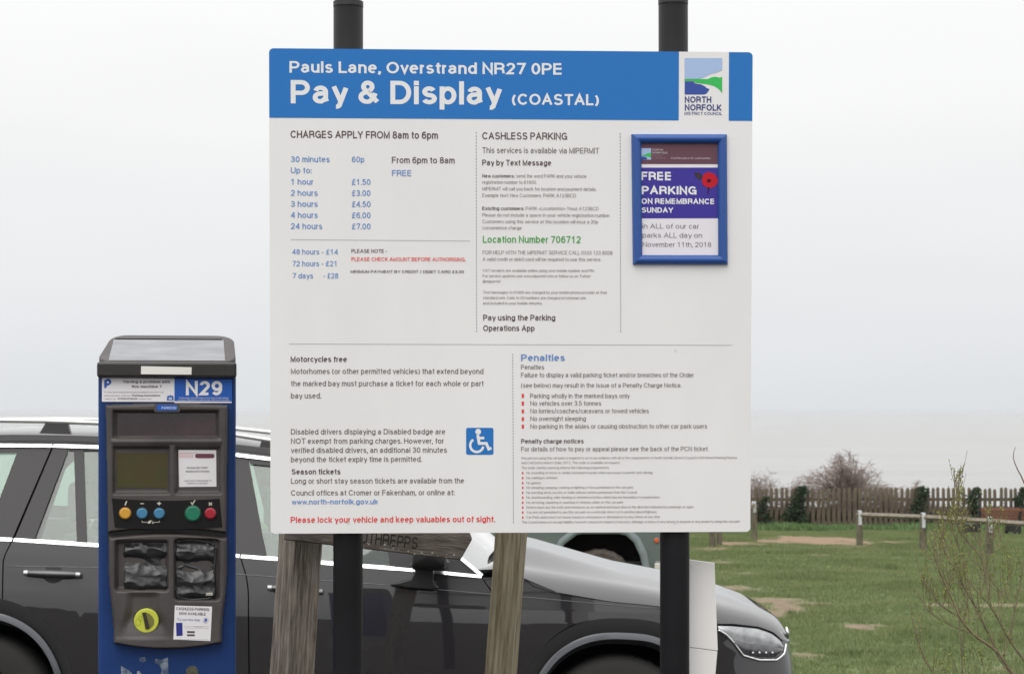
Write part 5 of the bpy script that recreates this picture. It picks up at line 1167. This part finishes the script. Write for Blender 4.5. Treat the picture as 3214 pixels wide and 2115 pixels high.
# interior
def seat(x, y):
    b_ = G(); b_.box(x-.10, x+.06, y-.24, y+.24, .60, 1.22); o = bevel(b_.obj('seat', inter2, car), .05, 3); b_ = G(); b_.box(x-.10, x-.01, y-.13, y+.13, 1.27, 1.46); hr = bevel(b_.obj('headrest', inter2, o), .035, 3)
    b_ = G(); b_.tube([(x-.06, y-.06, 1.2), (x-.06, y-.06, 1.3)], .008, 5); b_.tube([(x-.06, y+.06, 1.2), (x-.06, y+.06, 1.3)], .008, 5); b_.obj('headrest_post', chrome, o)
for x, y in ((-1.62, .50), (-1.62, 1.40), (-2.55, .42), (-2.55, .95), (-2.55, 1.48), (-3.35, .55), (-3.35, 1.35)): seat(x, y)
b_ = G(); b_.box(-.95, -.45, .20, 1.70, .85, 1.10); bevel(b_.obj('dashboard', inter, car), .05, 3)
b_ = G(); b_.box(-3.7, -.5, .12, 1.78, .35, .55); b_.obj('cabin_floor', inter, car)
b_ = G(); P_ = [Vector((-1.02+.05*math.sin(a*.3927), .50+.18*math.cos(a*.3927), 1.08+.17*math.sin(a*.3927))) for a in range(17)]; b_.tube(P_, .014, 6); b_.obj('steering_wheel', rub, car, True)
b_ = G(); b_.box(-3.9, .8, .25, 1.65, .18, .30); b_.obj('underbody', gapm, car)

# ================================================================ grey-green off-road vehicle beyond
KY = 22.0; kk = KY/F; og = world(1884, 1941, KY); og.y = KY
Mo = Matrix.Translation(og); off = thing('off_road_vehicle', 'grey-green boxy off-road vehicle with muddy tyre, mostly hidden behind the sign', 'off-road vehicle', Mo)
ogm = mat('grey_green_paint', rgb(114, 126, 122, .62), .45, var=.08, vscale=3, coat=.3, croug=.2); arm = mat('faded_arch_plastic', rgb(142, 154, 156, .62), .6, var=.08, vscale=5); mud = mat('muddy_tyre', (.085, .07, .06, 1), .95, var=.35, vscale=9, bump=.01, bscale=30)
def bx(nm, x0, x1, y0, y1, z0, z1, m, bw_=.02, parent=None):
    b_ = G(); b_.box(x0, x1, y0, y1, z0, z1); return bevel(b_.obj(nm, m, parent or off), bw_, 2)
WO = 1.6
def side_sheet(y0, y1, nm):
    b_ = G(); pts = [(-3.05, .62), (-2.78, .62)]+[(-2.36+.44*math.cos(a), .42+.46*math.sin(a)) for a in [math.pi-.45-i*(math.pi-.9)/10 for i in range(11)]]+[(-1.9, .55), (-.62, .5), (-.53, .62), (-.42, .86), (-.24, .965), (.22, .965), (.36, .90), (.50, .60), (.56, .50), (.72, .55), (.72, 1.12), (-.75, 1.20), (-3.05, 1.20)]
    b_.prism([Vector((a, 0, c_)) for a, c_ in pts], Vector((0, y0, 0)), Vector((0, y1, 0))); return b_.obj(nm, ogm, off)
side_sheet(0, .06, 'body_side'); side_sheet(WO-.06, WO, 'body_side')
bx('bonnet', -.75, .70, .06, WO-.06, 1.10, 1.24, ogm, .03); bx('grille', .66, .74, .3, WO-.3, .62, 1.1, rub, .01)
bx('cab', -3.05, -.80, .04, WO-.04, 1.20, 1.28, ogm, .01); bx('roof', -3.05, -.92, .06, WO-.06, 1.90, 1.97, arm, .03)
for x in (-3.02, -2.1, -1.55, -.86):
    for y in (.05, WO-.11): bx('pillar', x, x+.07, y, y+.06, 1.26, 1.92, ogm, .01)
for x0, x1 in ((-2.95, -2.1), (-2.03, -1.55), (-1.48, -.86)):
    for y in (.07, WO-.08): b_ = G(); b_.box(x0, x1, y, y+.006, 1.28, 1.90); b_.obj('window', glass, off)
b_ = G(); b_.box(-.84, -.83, .1, WO-.1, 1.27, 1.9); b_.obj('windscreen', glass, off)
bx('floor', -3.0, .6, .2, WO-.2, .55, .62, rub, .01); bx('rear_panel', -3.06, -3.0, .06, WO-.06, .6, 1.9, ogm, .01)
for cx_ in (0, -2.36):
    for yy_, sg in ((-.045, 1), (WO+.045, -1)):
        V = []; n_ = 16; A_ = [(-.60, .50), (-.56, .66), (-.46, .88), (-.30, 1.0), (-.22, 1.01), (.24, 1.01), (.34, .985), (.44, .90), (.52, .74), (.56, .52), (.62, .36)]
        A2 = [(-.53, .50), (-.50, .64), (-.40, .83), (-.26, .935), (-.20, .945), (.20, .945), (.28, .93), (.37, .85), (.44, .70), (.48, .54), (.50, .36)]
        for (a, b2), (c_, d_) in zip(A_, A2): V += [(cx_+a, yy_+.045*sg, b2), (cx_+a*.985, yy_, b2-.012), (cx_+c_, yy_, d_), (cx_+c_, yy_+.06*sg, d_)]
        mesh('wheel_arch', V, [(i*4+j, i*4+j+1, i*4+j+5, i*4+j+4) for i in range(10) for j in range(3)], arm, off, True)
    b_ = G(); b_.box(cx_-.52, cx_+.52, .30, .32, .3, 1.02); b_.obj('wheel_well', gapm, off)
    for y, sg in ((.0, 1), (WO, -1)):
        b_ = G(); n_ = 44; pr_ = [(.20, .02), (.34, 0), (.375, .02), (.385, .06), (.385, .20), (.36, .24), (.2, .24)]; k = len(pr_)
        for i in range(n_):
            a = 2*math.pi*i/n_; tr = .010 if i % 2 else 0
            for q, (r, d) in enumerate(pr_): r2 = r-(tr if 2 <= q <= 4 else 0); b_.v.append((cx_+r2*math.cos(a), y+sg*d, .385+r2*math.sin(a)))
        for i in range(n_):
            for j in range(k-1): a = i*k+j; c_ = ((i+1) % n_)*k+j; b_.f.append((a, c_, c_+1, a+1))
        w_ = b_.obj('wheel', mud, off); b_ = G(); b_.tube([(cx_, y+sg*.05, .385), (cx_, y+sg*.09, .385)], .2, 20); b_.obj('rim', arm, w_)
b_ = G(); b_.disc((.625, 0, .87), Vector((1, 0, 0)), Vector((0, 0, 1)), Vector((0, -1, 0)), .028, .02, 16, .006); b_.obj('indicator', mat('orange_lens', (.55, .10, .03, 1), .3, coat=.5), off)
bx('bumper', .60, .80, -.04, WO+.04, .48, .64, mat('grey_bumper', (.16, .16, .16, 1), .5), .02); b_ = G(); b_.box(.60, .68, -.06, .0, .40, .62); bevel(b_.obj('bumper_end', mat('pale_bumper_end', (.55, .53, .48, 1), .6), off), .01, 2)

# ================================================================ leggy shrub in the right foreground
tw1 = mat('olive_twig', (.150, .120, .065, 1), .8, var=.3, vscale=9); tw2 = mat('red_brown_twig', (.14, .07, .045, 1), .8, var=.3, vscale=9)
budm = grass_mat('bud_leaf', (.15, .19, .04), (.20, .23, .055), (.30, .24, .07))
KQ = .4565; Q = lambda x, y: (2800+x*KQ, 1400+y*KQ)
SB = world(3250, 2480, 6.6); random.seed(21)
stems = [([(960, 1700), (830, 1566), (720, 1410), (560, 1290), (465, 1170), (400, 1020), (340, 890), (290, 750), (285, 715)], 16, 5), ([(720, 1410), (640, 1240), (560, 1080), (500, 980), (440, 860), (370, 740), (340, 640)], 11, 4), ([(1000, 1600), (900, 1460), (800, 1320), (730, 1190), (660, 1080), (620, 1040), (545, 950)], 11, 4),
    ([(765, 1440), (800, 1320), (850, 1100), (890, 900), (905, 780)], 8, 4), ([(610, 1030), (640, 900), (670, 750), (695, 640), (700, 580)], 7, 4), ([(482, 1560), (478, 1380), (462, 1250), (465, 1120)], 7, 4), ([(310, 1620), (290, 1566), (215, 1440), (170, 1320), (165, 1290)], 8, 3), ([(565, 1290), (450, 1250), (330, 1190), (240, 1120), (205, 1050)], 5, 3),
    ([(465, 1170), (370, 1120), (300, 1060), (250, 970), (200, 900)], 6, 3), ([(640, 900), (620, 790), (600, 750), (530, 670), (480, 600), (440, 520), (425, 430), (440, 330), (440, 260)], 8, 3), ([(680, 1080), (662, 980), (655, 930)], 5, 3), ([(500, 980), (430, 930), (380, 870), (330, 800), (240, 770)], 5, 2), ([(840, 1090), (760, 1020), (700, 940), (660, 880), (600, 850)], 4, 2),
    ([(730, 1190), (742, 1080), (748, 1010)], 4, 2), ([(530, 1220), (525, 1130), (500, 1060), (505, 990)], 4, 2), ([(560, 1080), (520, 900), (500, 830), (490, 800)], 5, 2), ([(480, 780), (465, 720), (450, 640), (455, 560)], 5, 2), ([(640, 1110), (600, 1180), (560, 1200)], 3, 2), ([(907, 1000), (860, 985)], 3, 2), ([(380, 740), (365, 680), (345, 620), (350, 560)], 5, 2), ([(700, 720), (730, 700), (748, 640)], 3, 2), ([(620, 760), (618, 700), (612, 650)], 3, 2)]
shrub = thing('shrub', 'tall leggy shrub with bare olive twigs and yellow-green buds in the right foreground', 'shrub', Matrix.Translation(SB)); bpts = []
for pts, r0, r1 in stems:
    Yb = 6.4+random.uniform(-.25, .35); P_ = [world(*Q(*p_), Yb+.12*i/len(pts))-SB for i, p_ in enumerate(pts)]; sm_ = []
    for i in range(len(P_)-1):
        for j in range(4): sm_.append(Vector([cr(P_[max(i-1, 0)][c_], P_[i][c_], P_[i+1][c_], P_[min(i+2, len(P_)-1)][c_], j/4) for c_ in range(3)]))
    sm_.append(P_[-1]); n_ = len(sm_); r_ = [lerp(r0, r1, i/(n_-1))*KQ*6.6/F*.72 for i in range(n_)]; b_ = G(); b_.tube(sm_, r_, 6)
    for i in range(2, n_):
        if random.random() < .8:
            up = random.uniform(.03, .13); d = (sm_[i]-sm_[i-1]).normalized(); sd = Vector((random.uniform(-1, 1), random.uniform(-.6, .6), random.uniform(.3, 1))); q = (d*.8+sd*.7).normalized(); e = sm_[i]+q*up+Vector((0, 0, .3*up))
            b_.tube([sm_[i], sm_[i]+q*up*.5, e], [.0013, .001, .0006], 4, False); bpts += [lerp(sm_[i], e, random.uniform(.4, 1.05)) for _ in range(3)]
        bpts += [sm_[i]+Vector((random.gauss(0, .007), random.gauss(0, .007), random.gauss(0, .007)))]
    b_.obj('stem', tw1, shrub, True)
foot_ = [Vector((0, 0, -.6)), Vector((-.02, 0, -.25)), world(*Q(960, 1700), 6.4)-SB]; b_ = G(); b_.tube(foot_, .008, 6); b_.tube([Vector((.03, .05, -.6)), world(*Q(1000, 1600), 6.45)-SB], .006, 6); b_.tube([Vector((-.02, .05, -.6)), world(*Q(482, 1560), 6.5)-SB], .004, 6); b_.tube([Vector((-.03, .03, -.6)), world(*Q(310, 1620), 6.5)-SB], .004, 6); b_.obj('stem', tw1, shrub, True)
# bud clusters: crowns of short shoots
b_ = G()
for cx_, cy_, w_, h_, n_ in ((455, 260, 34, 70, 60), (455, 380, 40, 60, 60), (460, 480, 40, 60, 50), (370, 540, 50, 60, 70), (430, 860, 110, 90, 170), (340, 1020, 60, 50, 60), (340, 1500, 90, 60, 90), (520, 1480, 60, 60, 40), (350, 680, 60, 80, 80), (700, 560, 60, 60, 60), (770, 860, 130, 110, 130), (500, 560, 60, 50, 60), (620, 1500, 90, 60, 30), (230, 930, 60, 60, 50), (270, 1130, 50, 40, 20)):
    for _ in range(max(3, n_//6)):
        p_ = world(*Q(cx_+random.gauss(0, w_*.5), cy_+random.gauss(0, h_*.5)), 6.5+random.uniform(-.2, .2))-SB; e = p_+Vector((random.gauss(0, .012), random.gauss(0, .01), random.uniform(.025, .07))); b_.tube([p_-(e-p_)*.6, p_, e], [.0011, .0009, .0004], 3, False); bpts += [lerp(p_, e, random.random())+Vector((random.gauss(0, .004),)*3) for _ in range(9)]
tag(b_.obj('shoot', tw1, shrub), kind='stuff')
tag(leaf_cloud('bud', bpts, .0040, budm, shrub), kind='stuff')
sh2 = thing('shrub', 'single arching reddish twig entering at the right edge against the sea', 'twig', Matrix.Translation(world(3260, 2400, 6.9)))
P_ = [world(*Q(*p_), 6.9)-sh2.location for p_ in ((1008, 2190), (1060, 1300), (1010, 600), (960, 360), (905, 245), (885, 200), (865, 165), (845, 120), (833, 80), (836, 40), (850, 5))]
b_ = G(); b_.tube(P_, [.007, .0055, .004, .003, .0024, .0021, .0019, .0017, .0014, .0012, .0008], 6); b_.obj('stem', tw2, sh2, True)

# ---------------------------------------------------------------- sea air: one closed box of even haze round the camera and the whole place
hz = bpy.data.materials.new('sea_haze'); hz.use_nodes = True; nt = hz.node_tree; nt.nodes.remove(nt.nodes['Principled BSDF'])
pv = nd(nt, 'ShaderNodeVolumePrincipled'); pv.inputs['Color'].default_value = (.885, .905, .92, 1); pv.inputs['Density'].default_value = .00012; pv.inputs['Anisotropy'].default_value = 0
nt.links.new(pv.outputs[0], nt.nodes['Material Output'].inputs['Volume'])
b_ = G(); b_.box(-46000, 46000, -80, 41000, -28.8, 1.6); o = b_.obj('haze', hz); tag(o, kind='stuff', label='pale sea haze lying over the water and car park', cat='haze')
